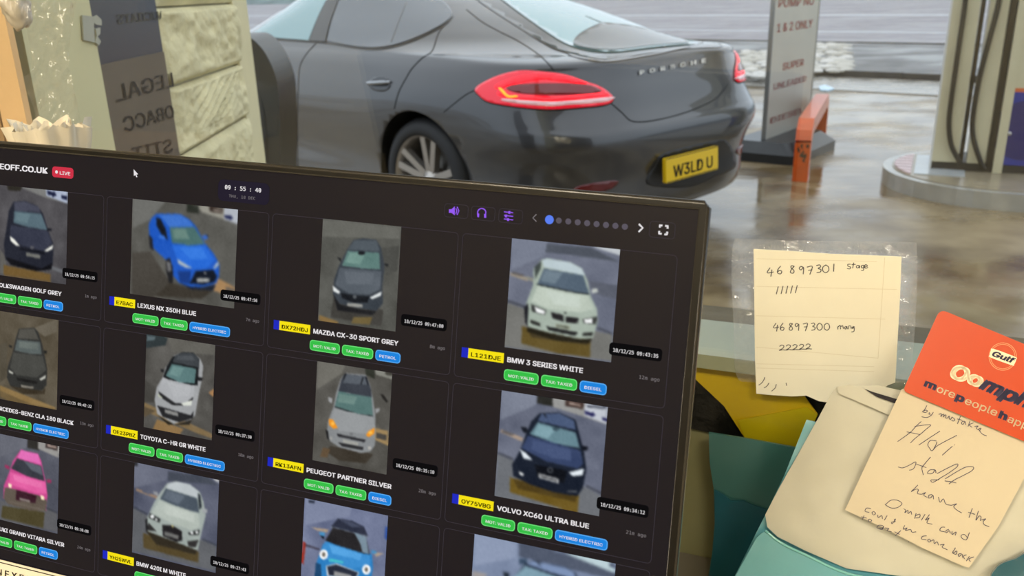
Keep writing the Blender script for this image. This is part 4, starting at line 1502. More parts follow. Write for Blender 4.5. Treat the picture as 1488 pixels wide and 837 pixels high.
def paint(u0, u1, v0, v1, spec, seed, W=96):
    """snapshot: polygons given as (colour, points in zoomed pixels); returns grid colours"""
    Ht = int(W * (v1 - v0) * SY / ((u1 - u0) * SX))
    ss = 2
    w_, h_ = W * ss, Ht * ss
    rng = np.random.RandomState(seed)
    yy, xx = np.mgrid[0:h_, 0:w_]
    X, Y = (xx + 0.5) / w_, (yy + 0.5) / h_
    (rx, ry, rs), bgc, polys = spec
    img = np.zeros((h_, w_, 3)) + np.array(bgc, float)
    def soft(n, amp):
        a = rng.randn(max(2, int(n * h_ / w_)), n)
        iy = np.linspace(0, a.shape[0] - 1.001, h_); ix = np.linspace(0, a.shape[1] - 1.001, w_)
        y0 = iy.astype(int); x0 = ix.astype(int); fy = (iy - y0)[:, None]; fx = (ix - x0)[None]
        b = a[y0][:, x0] * (1 - fy) * (1 - fx) + a[y0 + 1][:, x0] * fy * (1 - fx) + a[y0][:, x0 + 1] * (1 - fy) * fx + a[y0 + 1][:, x0 + 1] * fy * fx
        return (b * amp)[..., None]
    img += soft(5, 7) + soft(14, 4)
    for col, pts in polys:
        P = []
        for zx, zy in pts:
            u, v = uvp(rx + zx / rs, ry + zy / rs)
            P.append(((u - u0) / (u1 - u0), (v - v0) / (v1 - v0)))
        P = np.array(P)
        bx0, bx1 = P[:, 0].min(), P[:, 0].max(); by0, by1 = P[:, 1].min(), P[:, 1].max()
        i0, i1 = max(0, int(by0 * h_) - 1), min(h_, int(by1 * h_) + 2)
        j0, j1 = max(0, int(bx0 * w_) - 1), min(w_, int(bx1 * w_) + 2)
        if i1 <= i0 or j1 <= j0: continue
        xs, ys = X[i0:i1, j0:j1], Y[i0:i1, j0:j1]
        ins = np.zeros(xs.shape, bool)
        for k in range(len(P)):
            (x1, y1), (x2, y2) = P[k - 1], P[k]
            if y1 == y2: continue
            c = ((y1 > ys) != (y2 > ys)) & (xs < (x2 - x1) * (ys - y1) / (y2 - y1) + x1)
            ins ^= c
        sub = img[i0:i1, j0:j1]
        sub[ins] = np.array(col, float) + (soft(9, 3)[i0:i1, j0:j1][ins] if ins.any() else 0)
    img = img.reshape(Ht, ss, W, ss, 3).mean((1, 3))
    k = np.array([1, 3, 1.0]); k /= k.sum()
    p = np.pad(img, ((1, 1), (1, 1), (0, 0)), 'edge')
    img = sum(k[a] * k[b] * p[a:a + Ht, b:b + W] for a in range(3) for b in range(3))
    img += rng.randn(Ht, W, 1) * 2.5
    return np.clip(img, 4, 255)

def blob(cx, cy, rx, ry, n=14):
    return [(cx + rx * math.cos(6.2832 * k / n), cy + ry * math.sin(6.2832 * k / n)) for k in range(n)]

def P_(s):
    """'x,y x,y ...' -> points"""
    return [tuple(float(q) for q in t.split(',')) for t in s.split()]
SNAP = {}
SNAP[(1, 0)] = ((180, 280, 4.922), (90, 89, 84), [
    ((62, 57, 50), P_('190,420 330,640 450,680 650,690 560,760 200,740 60,700 60,430')), ((72, 68, 62), P_('60,430 190,420 330,640 200,760 55,720')),
    ((108, 108, 104), P_('66,40 300,65 180,200 66,250')), ((152, 150, 140), P_('530,100 600,90 720,110 815,120 812,225 715,190 560,140')),
    ((176, 181, 190), P_('720,110 815,122 812,225 715,190')), ((30, 35, 72), P_('720,160 757,165 757,158 785,182 755,198 755,188 722,180')),
    ((60, 50, 45), P_('612,100 710,115 705,150 612,135')), ((150, 140, 130), P_('640,118 700,128 700,140 640,130')), ((45, 48, 42), P_('450,85 530,95 540,150 450,140')),
    ((165, 130, 90), P_('620,690 640,650 680,615 800,680 795,750 640,700')), ((110, 100, 90), P_('730,670 795,690 795,720 730,705')),
    ((34, 88, 190), P_('235,150 400,152 470,190 515,240 580,360 640,430 685,510 680,600 660,650 560,675 450,670 390,640 330,560 300,480 215,400 185,330 178,230 200,180')),
    ((64, 116, 204), P_('250,158 400,158 465,195 500,242 325,245 285,190')), ((25, 28, 35), P_('232,178 262,185 300,260 315,340 270,300 235,235')),
    ((78, 112, 110), P_('328,248 505,245 580,368 470,378 345,358')), ((104, 134, 126), P_('350,262 440,255 470,330 360,330')),
    ((42, 106, 214), P_('345,375 580,380 650,480 600,540 490,545 380,470')), ((58, 124, 226), P_('400,395 560,390 600,470 480,480')),
    ((28, 60, 130), P_('385,560 480,560 470,650 400,640')),
    ((176, 186, 190), P_('380,472 490,540 440,535 392,508')), ((176, 186, 190), P_('640,535 675,490 680,515 650,545')),
    ((24, 29, 40), P_('515,560 640,550 668,600 650,640 560,660 470,650')), ((170, 172, 170), P_('525,612 615,612 610,638 522,640')), ((150, 150, 150), blob(582, 575, 10, 8)),
    ((35, 35, 38), P_('300,480 330,465 352,540 352,645 322,640 305,560')), ((112, 112, 114), P_('306,490 335,498 340,560 315,565')),
    ((40, 40, 45), P_('178,300 205,325 212,415 187,395')), ((60, 115, 212), P_('250,300 290,305 302,338 255,325')), ((56, 105, 200), P_('560,308 600,300 605,325 575,338')),
    ((30, 32, 40), P_('585,300 608,305 600,320')), ((30, 36, 50), P_('385,640 470,670 560,678 660,655 640,700 480,690'))])
SNAP[(2, 1)] = ((450, 510, 4.65), (87, 85, 80), [
    ((112, 110, 103), P_('55,60 250,70 220,150 50,260')), ((50, 52, 45), P_('370,90 440,110 440,190 380,160')), ((134, 134, 126), P_('440,120 560,150 555,190 450,160')),
    ((70, 68, 62), P_('510,130 560,145 555,170 512,160')), ((152, 127, 87), P_('440,520 530,540 530,640 440,600')), ((75, 72, 68), P_('450,550 522,568 517,605 450,588')),
    ((60, 54, 46), P_('140,640 400,690 430,700 380,760 200,740 110,680')), ((100, 82, 62), P_('90,650 140,660 120,720 70,715')),
    ((137, 140, 142), P_('240,150 380,160 410,230 430,330 445,430 445,560 440,640 410,680 350,690 200,650 140,610 115,560 125,470 160,380 180,280 210,190')),
    ((60, 64, 72), P_('235,155 385,170 415,260 420,315 195,270 215,195')), ((88, 94, 102), P_('250,160 370,170 390,230 225,215')),
    ((28, 30, 34), P_('240,150 250,152 232,195 224,192')), ((28, 30, 34), P_('358,175 366,178 350,228 342,226')), ((28, 30, 34), P_('376,175 384,177 400,230 392,228')),
    ((87, 117, 114), P_('195,272 418,312 428,437 330,427 170,375')), ((112, 140, 134), P_('200,290 320,310 300,360 190,345')), ((40, 46, 48), P_('170,372 330,424 428,435 428,442 325,432 168,380')),
    ((150, 153, 155), P_('170,390 430,445 440,510 390,560 200,540 150,450')),
    ((240, 150, 40), P_('130,460 160,465 190,520 160,525 132,500')), ((255, 190, 80), blob(156, 490, 12, 14)), ((240, 150, 40), P_('380,570 400,540 440,518 436,560 400,582')), ((255, 196, 84), blob(412, 552, 14, 10)),
    ((45, 45, 48), P_('185,558 380,600 370,617 190,577')), ((50, 50, 52), P_('190,615 365,650 360,670 220,645')), ((162, 162, 156), P_('225,598 330,618 325,640 225,620')),
    ((110, 112, 114), blob(283, 560, 12, 9)), ((155, 156, 158), P_('125,310 155,320 150,355 128,340')), ((155, 156, 158), P_('445,390 475,385 470,410 445,422')),
    ((35, 35, 36), P_('108,530 125,540 132,605 118,590')), ((180, 178, 172), blob(405, 655, 12, 12)), ((160, 160, 155), blob(145, 590, 9, 10)), ((40, 38, 36), P_('480,290 500,295 530,340 520,350 490,315'))])
def yard(kx, light=(105, 110, 125)):
    return light
SNAP[(3, 0)] = ((720, 340, 4.405), (105, 110, 126), [
    ((120, 126, 142), P_('105,25 330,50 320,140 100,230')), ((80, 85, 95), P_('330,60 620,90 795,180 600,150 320,115')), ((190, 195, 200), P_('620,80 800,98 796,138 740,120')),
    ((92, 96, 108), P_('600,300 790,330 785,420 620,380')), ((155, 145, 130), P_('95,245 210,280 205,302 95,265')), ((96, 92, 92), P_('110,240 190,262 170,272 105,255')),
    ((118, 118, 114), P_('75,440 190,480 640,620 748,645 740,815 60,720')), ((75, 78, 88), P_('80,420 190,458 190,474 80,438')), ((75, 78, 88), P_('650,592 750,632 748,646 650,608')),
    ((98, 82, 42), P_('170,590 300,620 610,680 605,790 400,765 165,700')), ((72, 62, 40), P_('200,600 600,680 590,710 230,660')),
    ((165, 178, 166), P_('295,165 330,155 480,180 555,220 590,300 610,400 650,480 655,560 625,665 540,672 330,628 205,592 195,450 240,330 245,220')),
    ((188, 203, 208), P_('300,170 330,158 480,182 552,222 575,266 310,212')), ((86, 101, 116), P_('310,220 562,264 600,382 520,374 270,320')), ((112, 128, 140), P_('318,232 430,250 380,320 290,300')),
    ((30, 34, 38), P_('268,318 520,372 600,380 600,388 515,380 266,326')), ((70, 78, 75), P_('250,210 295,172 292,215 255,292')), ((35, 35, 40), P_('184,470 212,440 206,590 190,565')),
    ((188, 199, 186), P_('270,332 590,392 630,480 540,502 340,482 230,430')), ((198, 209, 198), P_('320,360 540,400 540,470 380,450')),
    ((60, 62, 60), P_('228,448 325,488 318,520 232,496')), ((246, 248, 248), P_('250,465 318,492 312,514 262,500')), ((60, 62, 60), P_('556,545 652,528 645,578 566,574')), ((246, 248, 248), P_('566,548 620,540 618,572 572,570')),
    ((40, 38, 40), P_('355,500 435,518 437,562 365,540')), ((40, 38, 40), P_('450,528 535,540 525,572 450,567')), ((40, 40, 40), P_('325,590 530,630 510,652 340,617')), ((44, 44, 42), P_('225,548 285,570 288,592 225,572')),
    ((44, 44, 42), P_('560,633 626,628 620,652 555,652')), ((152, 157, 137), P_('385,573 480,590 478,612 385,598')), ((70, 74, 66), P_('392,582 470,596 468,604 392,590')),
    ((140, 140, 130), P_('198,270 240,280 242,307 205,295')), ((192, 197, 192), P_('620,350 655,348 655,372 615,382')), ((40, 36, 26), P_('205,594 330,630 540,674 620,668 600,700 400,685 200,625')), ((60, 64, 60), blob(447, 505, 10, 6))])
SNAP[(3, 1)] = ((710, 555, 4.185), (104, 109, 126), [
    ((122, 128, 144), P_('80,40 295,75 290,140 75,230')), ((45, 45, 42), P_('295,85 390,100 390,150 295,130')), ((152, 152, 150), P_('390,100 470,100 590,130 722,145 716,258 560,205 390,152')),
    ((70, 55, 50), P_('470,108 580,130 575,167 465,145')), ((170, 150, 140), P_('490,122 560,138 560,150 490,135')), ((192, 197, 206), P_('590,130 722,148 715,255 580,202')), ((35, 35, 82), P_('585,174 630,188 632,180 652,202 625,216 625,207 585,196')),
    ((35, 35, 82), P_('690,213 718,222 718,240 690,230')), ((80, 84, 96), P_('600,140 714,152 712,166 600,154')), ((165, 146, 130), P_('80,288 212,340 202,362 70,305')), ((100, 94, 92), P_('90,292 160,318 140,328 75,305')),
    ((108, 111, 116), P_('55,440 150,478 590,640 682,690 675,825 40,695')), ((76, 79, 90), P_('60,425 152,462 150,478 58,440')), ((76, 79, 90), P_('592,622 684,668 682,684 590,638')),
    ((108, 87, 35), P_('130,580 550,690 540,800 130,670')), ((80, 64, 30), P_('150,590 540,690 530,730 180,650')),
    ((27, 33, 46), P_('310,190 430,185 530,230 555,330 580,420 595,530 575,640 540,695 400,672 250,622 150,572 143,500 190,420 230,310 260,240')),
    ((74, 89, 120), P_('320,195 430,190 520,235 530,292 300,237')), ((30, 34, 42), P_('330,190 340,190 355,215 348,218')), ((102, 133, 144), P_('300,245 530,307 555,404 400,372 250,317')), ((126, 160, 170), P_('305,258 410,285 360,345 275,318')),
    ((60, 80, 90), blob(410, 285, 22, 12)), ((57, 70, 104), P_('240,325 560,417 575,500 540,527 350,482 200,402')), ((72, 86, 122), P_('270,350 500,412 500,480 380,460 260,410')),
    ((232, 240, 246), P_('190,408 225,430 270,477 212,465')), ((232, 240, 246), P_('488,550 582,526 570,567 510,572')), ((222, 224, 224), P_('185,543 215,558 207,572 188,562')), ((18, 20, 26), P_('280,500 480,540 460,612 300,582')),
    ((168, 170, 172), P_('305,555 428,590 425,617 303,582')), ((60, 60, 64), P_('318,568 416,596 414,604 318,577')), ((96, 100, 106), blob(375, 537, 18, 17)), ((20, 22, 28), blob(375, 537, 12, 11)),
    ((24, 27, 35), P_('195,273 230,275 242,307 213,310')), ((24, 27, 35), P_('570,388 605,395 600,417 568,417')), ((120, 122, 124), P_('480,662 540,662 538,670 480,668'))])
SNAP[(0, 1)] = ((0, 445, 5.4), (93, 85, 71), [
    ((106, 99, 86), P_('270,170 450,100 450,200 350,240')), ((84, 78, 66), P_('0,300 60,280 50,560 0,600')), ((142, 117, 76), P_('0,620 440,795 430,810 250,770 0,660')), ((110, 92, 62), P_('0,660 250,770 430,805 430,830 200,800 0,710')),
    ((52, 52, 50), P_('150,175 270,168 300,200 330,290 355,400 372,500 366,620 330,662 180,652 80,622 55,560 60,480 100,360 125,250')),
    ((84, 82, 76), P_('155,180 270,176 305,262 140,252')), ((90, 98, 97), P_('135,262 315,280 328,377 240,374 115,347')), ((104, 112, 108), P_('150,275 300,290 300,340 150,325')), ((72, 72, 68), P_('105,362 335,392 365,500 290,560 130,540 80,480')),
    ((200, 200, 190), P_('70,500 108,522 100,532 72,520')), ((200, 200, 190), P_('310,572 362,538 356,566 320,582')), ((34, 33, 32), P_('130,560 300,590 285,612 140,582')), ((132, 127, 117), P_('165,617 265,632 262,647 168,636')),
    ((36, 36, 34), P_('70,303 97,310 95,327 72,320')), ((36, 36, 34), P_('345,345 372,350 366,372 345,370')), ((60, 52, 40), P_('80,625 330,665 360,640 350,690 180,690'))])
SNAP[(0, 2)] = ((0, 620, 5.23), (88, 90, 101), [
    ((104, 106, 116), P_('0,50 210,85 200,160 0,230')), ((50, 48, 45), P_('210,85 300,105 300,182 210,162')), ((152, 150, 147), P_('290,110 350,110 455,140 445,237 290,167')), ((70, 60, 58), P_('350,120 442,140 436,182 345,160')), ((170, 150, 140), P_('362,135 430,150 428,164 362,150')),
    ((96, 96, 99), P_('0,560 360,625 435,662 435,800 0,705')), ((66, 68, 76), P_('355,610 440,650 438,664 355,626')), ((76, 69, 45), P_('20,600 340,650 330,770 10,690')),
    ((200, 75, 140), P_('160,175 290,205 315,260 330,340 350,420 362,520 350,640 220,632 60,582 25,540 30,450 70,350 100,260')),
    ((226, 110, 182), P_('160,178 290,208 312,287 135,237')), ((60, 62, 70), P_('130,240 315,297 340,414 210,377 85,317')), ((90, 96, 106), P_('180,258 312,300 325,370 240,330')), ((226, 96, 162), P_('78,345 345,420 355,510 280,507 70,435')), ((236, 116, 176), P_('100,365 320,425 320,470 110,410')),
    ((96, 86, 76), P_('38,460 130,480 290,520 358,560 347,642 230,637 60,587 28,540')), ((58, 30, 40), P_('125,478 280,525 270,582 120,557')), ((110, 100, 90), P_('60,560 340,630 338,640 62,572')),
    ((255, 236, 200), P_('65,428 92,440 86,467 66,460')), ((255, 236, 200), P_('310,518 337,530 336,557 312,552')), ((150, 50, 90), P_('38,288 76,300 70,327 38,310')), ((150, 50, 90), P_('355,400 392,403 390,427 358,427')), ((140, 130, 124), P_('150,540 230,560 228,574 150,555'))])
SNAP[(1, 2)] = ((185, 660, 4.727), (92, 96, 113), [
    ((106, 110, 126), P_('50,45 280,90 270,180 50,230')), ((46, 46, 50), P_('50,52 72,58 70,84 50,80')), ((152, 127, 106), P_('60,233 212,290 206,307 60,250')), ((92, 96, 112), P_('110,250 180,272 150,276 100,258')), ((190, 192, 192), P_('560,150 632,165 627,197')),
    ((70, 75, 86), P_('280,120 540,150 622,212 420,192 280,182')), ((96, 98, 102), P_('40,370 140,422 520,592 612,632 605,805 35,662')), ((66, 70, 82), P_('45,356 140,406 140,420 43,370')), ((66, 70, 82), P_('518,576 614,618 612,632 518,590')), ((86, 73, 46), P_('110,540 490,672 490,745 110,642')),
    ((161, 171, 166), P_('275,200 340,185 430,205 500,260 525,330 540,420 510,540 485,657 380,642 200,582 130,522 135,440 180,340 215,280')),
    ((187, 194, 197), P_('285,200 340,188 430,208 490,255 485,302 270,232')), ((76, 86, 97), P_('265,235 480,302 495,402 380,377 225,307')), ((96, 106, 118), P_('275,248 400,288 350,345 245,300')), ((44, 50, 56), P_('485,268 502,280 512,362 495,382')),
    ((178, 187, 179), P_('220,315 490,407 500,500 440,522 300,472 170,402')), ((190, 198, 190), P_('250,340 460,410 460,470 260,410')),
    ((50, 52, 52), P_('152,402 230,445 222,470 150,438')), ((246, 248, 248), blob(172, 428, 14, 12)), ((246, 248, 248), blob(200, 448, 8, 8)), ((50, 52, 52), P_('415,540 498,516 492,554 430,556')), ((246, 248, 248), blob(445, 540, 10, 9)), ((246, 248, 248), blob(478, 536, 9, 10)),
    ((35, 33, 35), P_('240,485 300,488 330,500 378,530 377,592 340,604 245,562')), ((112, 112, 110), P_('255,528 355,558 350,584 255,556')), ((190, 180, 120), blob(312, 494, 8, 8)),
    ((48, 46, 46), P_('145,468 202,530 138,522')), ((48, 46, 46), P_('413,598 492,588 470,642 420,632')), ((60, 60, 58), P_('210,570 390,622 385,632 210,580')), ((152, 154, 157), P_('178,253 210,260 212,287 185,275')), ((160, 164, 166), P_('515,373 552,380 547,402 513,400')),
    ((34, 34, 36), P_('125,450 140,440 140,545 128,530')), ((50, 44, 34), P_('130,525 480,660 470,690 200,620'))])
SNAP[(1, 1)] = ((200, 475, 4.92), (87, 85, 81), [
    ((100, 98, 92), P_('215,80 560,130 550,200 250,180')), ((48, 56, 58), P_('60,48 217,78 200,132 60,152')), ((90, 104, 108), P_('70,60 130,70 120,95 66,100')), ((72, 70, 66), P_('55,380 130,430 120,540 50,540')), ((128, 108, 77), P_('50,540 530,762 532,797 430,762 50,602')), ((92, 80, 62), P_('48,570 130,600 60,640 46,640')), ((140, 112, 74), P_('140,660 330,730 300,770 110,730')),
    ((162, 122, 82), P_('508,470 547,440 540,502')),
    ((159, 161, 163), P_('260,205 320,180 400,185 450,230 470,280 460,380 440,470 412,632 380,662 260,692 140,622 122,520 138,430 180,360 200,290')),
    ((28, 30, 32), P_('250,215 320,180 400,184 442,230 438,300 430,417 300,414 183,358 210,280')), ((62, 66, 70), P_('270,205 320,183 400,188 438,228 436,290 250,252')), ((80, 84, 88), P_('290,205 390,205 410,240 280,235')), ((91, 122, 122), P_('245,264 420,300 408,404 300,396 202,350')), ((110, 142, 140), P_('255,280 330,295 300,360 225,340')),
    ((172, 174, 177), P_('180,365 410,422 402,490 340,542 260,540 150,450')), ((182, 184, 187), P_('210,390 380,430 370,490 260,500')), ((40, 40, 42), P_('150,460 270,545 340,548 400,500 395,520 340,562 250,560 160,500')), ((188, 194, 172), P_('146,475 185,512 150,500')), ((216, 220, 210), P_('310,548 390,524 386,562 330,562')),
    ((40, 40, 42), P_('140,562 380,632 402,600 396,652 300,682 180,642')), ((132, 132, 130), P_('195,588 290,613 290,640 195,614')), ((34, 34, 36), P_('163,298 192,305 186,327 168,320')), ((34, 34, 36), P_('435,358 467,362 461,384 433,387')), ((46, 42, 36), P_('135,625 260,700 390,665 370,700 220,700'))])
SNAP[(2, 0)] = ((380, 260, 2.988), (88, 88, 83), [
    ((104, 104, 98), P_('268,178 605,208 600,260 260,250')), ((76, 76, 72), P_('520,300 600,290 590,400 540,420')), ((66, 64, 60), P_('315,500 530,570 520,640 300,600')), ((132, 107, 67), P_('250,590 335,620 325,642 250,612')), ((112, 97, 62), P_('400,600 482,600 470,632 390,627')),
    ((60, 66, 73), P_('400,265 440,258 500,265 520,300 535,380 525,470 528,540 500,572 420,562 340,542 310,500 315,440 335,380 370,310')),
    ((82, 90, 97), P_('405,265 500,268 515,316 375,306')), ((96, 127, 122), P_('375,312 512,321 515,393 440,389 350,376')), ((116, 148, 140), P_('385,320 450,325 430,370 365,362')), ((30, 32, 36), blob(435, 322, 16, 8)), ((86, 93, 101), P_('340,386 520,401 515,480 470,502 380,497 320,460')), ((98, 105, 113), P_('360,400 490,410 480,460 370,455')),
    ((222, 226, 226), P_('310,463 342,490 336,499 312,487')), ((222, 226, 226), P_('470,515 523,488 518,507 480,522')), ((28, 30, 34), P_('345,495 400,505 470,510 460,537 400,537 350,517')), ((152, 152, 147), P_('372,537 440,545 438,559 372,551')), ((90, 94, 98), blob(405, 512, 9, 8)),
    ((34, 35, 37), P_('327,338 347,345 344,360')), ((34, 35, 37), P_('530,368 552,370 546,382')), ((34, 34, 36), P_('312,500 340,545 420,565 500,575 480,592 330,570'))])
SNAP[(0, 0)] = ((0, 230, 3.808), (80, 78, 81), [
    ((45, 42, 36), P_('40,150 125,160 112,182 45,177')), ((122, 122, 120), P_('110,155 255,170 375,185 372,250 250,217 130,167')), ((172, 182, 202), P_('255,170 375,185 372,250 257,207')), ((30, 35, 62), P_('262,178 298,188 300,180 314,206 292,216 292,208 262,200')), ((30, 35, 62), P_('340,203 372,210 372,232 340,222')),
    ((106, 108, 112), P_('280,595 366,622 362,642 280,612')), ((98, 96, 92), P_('0,500 40,560 20,640 0,640')), ((112, 88, 50), P_('20,590 280,640 280,685 20,645')),
    ((39, 41, 51), P_('75,240 140,235 210,265 240,310 265,390 298,480 292,592 230,622 110,602 30,562 22,470 36,390 50,290')),
    ((72, 74, 88), P_('80,242 140,238 215,270 225,302 80,287')), ((86, 106, 116), P_('80,290 230,307 262,397 160,382 75,357')), ((100, 122, 130), P_('90,300 170,310 150,360 85,345')), ((57, 60, 75), P_('60,370 265,402 290,470 240,512 120,482 55,430')),
    ((240, 240, 230), P_('55,430 80,448 110,484 88,482 60,457')), ((240, 240, 230), P_('245,512 296,478 290,502 260,517')), ((112, 112, 107), P_('145,520 225,535 222,555 145,541')), ((90, 90, 96), blob(178, 494, 12, 9)), ((26, 27, 33), P_('110,495 250,520 245,530 110,506')), ((30, 31, 38), P_('260,385 290,388 285,402 262,402')),
    ((22, 22, 26), P_('30,545 230,610 292,580 285,615 200,625 60,590'))])
SNAP[(2, 2)] = ((430, 715, 6.859), (110, 118, 146), [
    ((126, 134, 160), P_('95,50 560,130 540,240 90,330')), ((40, 46, 60), P_('130,78 190,88 185,112 130,105')), ((150, 146, 140), P_('780,195 900,215 890,232 800,210')), ((172, 152, 132), P_('150,350 330,372 310,402 220,385')), ((172, 152, 132), P_('770,600 880,610 800,645')), ((152, 50, 40), P_('72,488 102,510 76,722 58,700')), ((52, 82, 152), P_('890,340 928,360 915,485 884,460')),
    ((70, 66, 80), P_('95,515 240,565 236,580 95,540')),
    ((46, 126, 192), P_('270,520 330,480 760,620 770,760 745,900 180,900 200,720')), ((30, 70, 110), P_('200,700 250,720 260,900 180,900')), ((47, 51, 67), P_('420,262 560,285 680,345 722,442 350,342')), ((70, 76, 96), P_('430,272 560,298 660,350 560,350')), ((120, 130, 145), P_('350,340 722,440 720,456 350,356')),
    ((41, 39, 41), P_('370,352 700,442 736,622 560,592 293,482')), ((122, 142, 157), P_('580,400 700,446 727,617 665,602 645,520')), ((62, 142, 208), P_('290,492 740,632 740,722 560,762 330,692 258,580')), ((86, 164, 226), P_('330,520 660,620 640,680 360,610')), ((70, 190, 200), P_('330,660 480,690 470,710 330,690')),
    ((252, 252, 252), blob(278, 622, 42, 50)), ((112, 106, 96), blob(278, 622, 18, 24)), ((252, 252, 252), blob(703, 772, 42, 50)), ((112, 106, 96), blob(703, 772, 18, 24)), ((200, 205, 210), P_('300,735 405,710 630,800 610,860 310,840')), ((40, 45, 60), P_('312,742 402,722 618,802 600,850 330,830')), ((152, 152, 152), P_('380,788 552,825 550,860 380,845')),
    ((72, 142, 192), P_('232,398 290,400 285,445 240,432')), ((30, 34, 44), P_('244,430 285,440 280,470 262,460')), ((72, 142, 192), P_('753,578 807,590 800,617 753,612'))])
SNAP[(3, 2)] = ((680, 760, 6.76), (126, 139, 166), [
    ((142, 154, 180), P_('68,98 480,200 470,340 60,420')), ((84, 92, 110), P_('500,200 960,300 1440,480 1440,560 1000,450 500,330')), ((188, 208, 214), P_('960,298 1440,388 1440,492 1140,372')), ((60, 66, 90), P_('1390,390 1442,410 1442,440 1390,425')), ((60, 78, 100), P_('500,345 590,355 570,400 505,410')), ((160, 154, 152), P_('48,470 200,500 160,540 46,540')),
    ((34, 42, 58), P_('430,560 560,400 640,368 950,428 1062,492 1100,640 380,640')), ((128, 148, 184), P_('575,400 640,374 950,432 1050,492 1060,560 800,480')), ((24, 28, 36), P_('665,370 680,372 718,415 708,418')), ((128, 160, 176), P_('440,540 565,418 800,500 1040,590 1050,660 400,660')), ((34, 42, 52), P_('345,480 412,490 400,540 360,540'))])

def snap_mat():
    m = bpy.data.materials.new('px_snapshot')
    m.use_nodes = True
    t = m.node_tree
    t.nodes.clear()
    e = t.nodes.new('ShaderNodeEmission'); o = t.nodes.new('ShaderNodeOutputMaterial'); a = t.nodes.new('ShaderNodeVertexColor')
    a.layer_name = 'Col'
    t.links.new(a.outputs['Color'], e.inputs[0]); t.links.new(e.outputs[0], o.inputs[0])
    return m
M_snap = snap_mat()
def snapshot(u0, u1, v0, v1, key, seed):
    img = paint(u0, u1, v0, v1, SNAP[key], seed)
    h_, w_ = img.shape[:2]
    gx, gy = np.meshgrid(np.linspace(u0, u1, w_ + 1), np.linspace(v0, v1, h_ + 1))
    M = np.array(wloc(scr).inverted())
    P0, R1, R2, N1 = (np.array(q) for q in (S_O, S_R1, S_R2, S_N))
    pts = P0 + gx[..., None] * R1 + gy[..., None] * R2 + N1 * L1
    pts = pts.reshape(-1, 3) @ M[:3, :3].T + M[:3, 3]
    idx = np.arange(h_ * w_)
    a = (idx // w_) * (w_ + 1) + idx % w_
    faces = np.stack([a, a + w_ + 1, a + w_ + 2, a + 1], 1)
    me = bpy.data.meshes.new('snapshot')
    me.vertices.add(len(pts)); me.vertices.foreach_set('co', pts.ravel())
    me.loops.add(faces.size); me.loops.foreach_set('vertex_index', faces.ravel())
    me.polygons.add(len(faces)); me.polygons.foreach_set('loop_start', np.arange(0, faces.size, 4)); 
    me.update(calc_edges=True)
    ca = me.color_attributes.new('Col', 'FLOAT_COLOR', 'POINT')
    # bilinear colours at the corners
    p = np.pad(img, ((1, 1), (1, 1), (0, 0)), 'edge')
    cor = (p[:-1, :-1] + p[1:, :-1] + p[:-1, 1:] + p[1:, 1:]) / 4 / 255
    lc = np.where(cor <= 0.04045, cor / 12.92, ((cor + 0.055) / 1.055) ** 2.4)
    rgba = np.concatenate([lc, np.ones(lc.shape[:2] + (1,))], 2).astype(np.float32)
    ca.data.foreach_set('color', rgba.ravel())
    me.materials.append(M_snap)
    o = bpy.data.objects.new('snapshot', me)
    C.objects.link(o)
    o.parent = scr
    return o

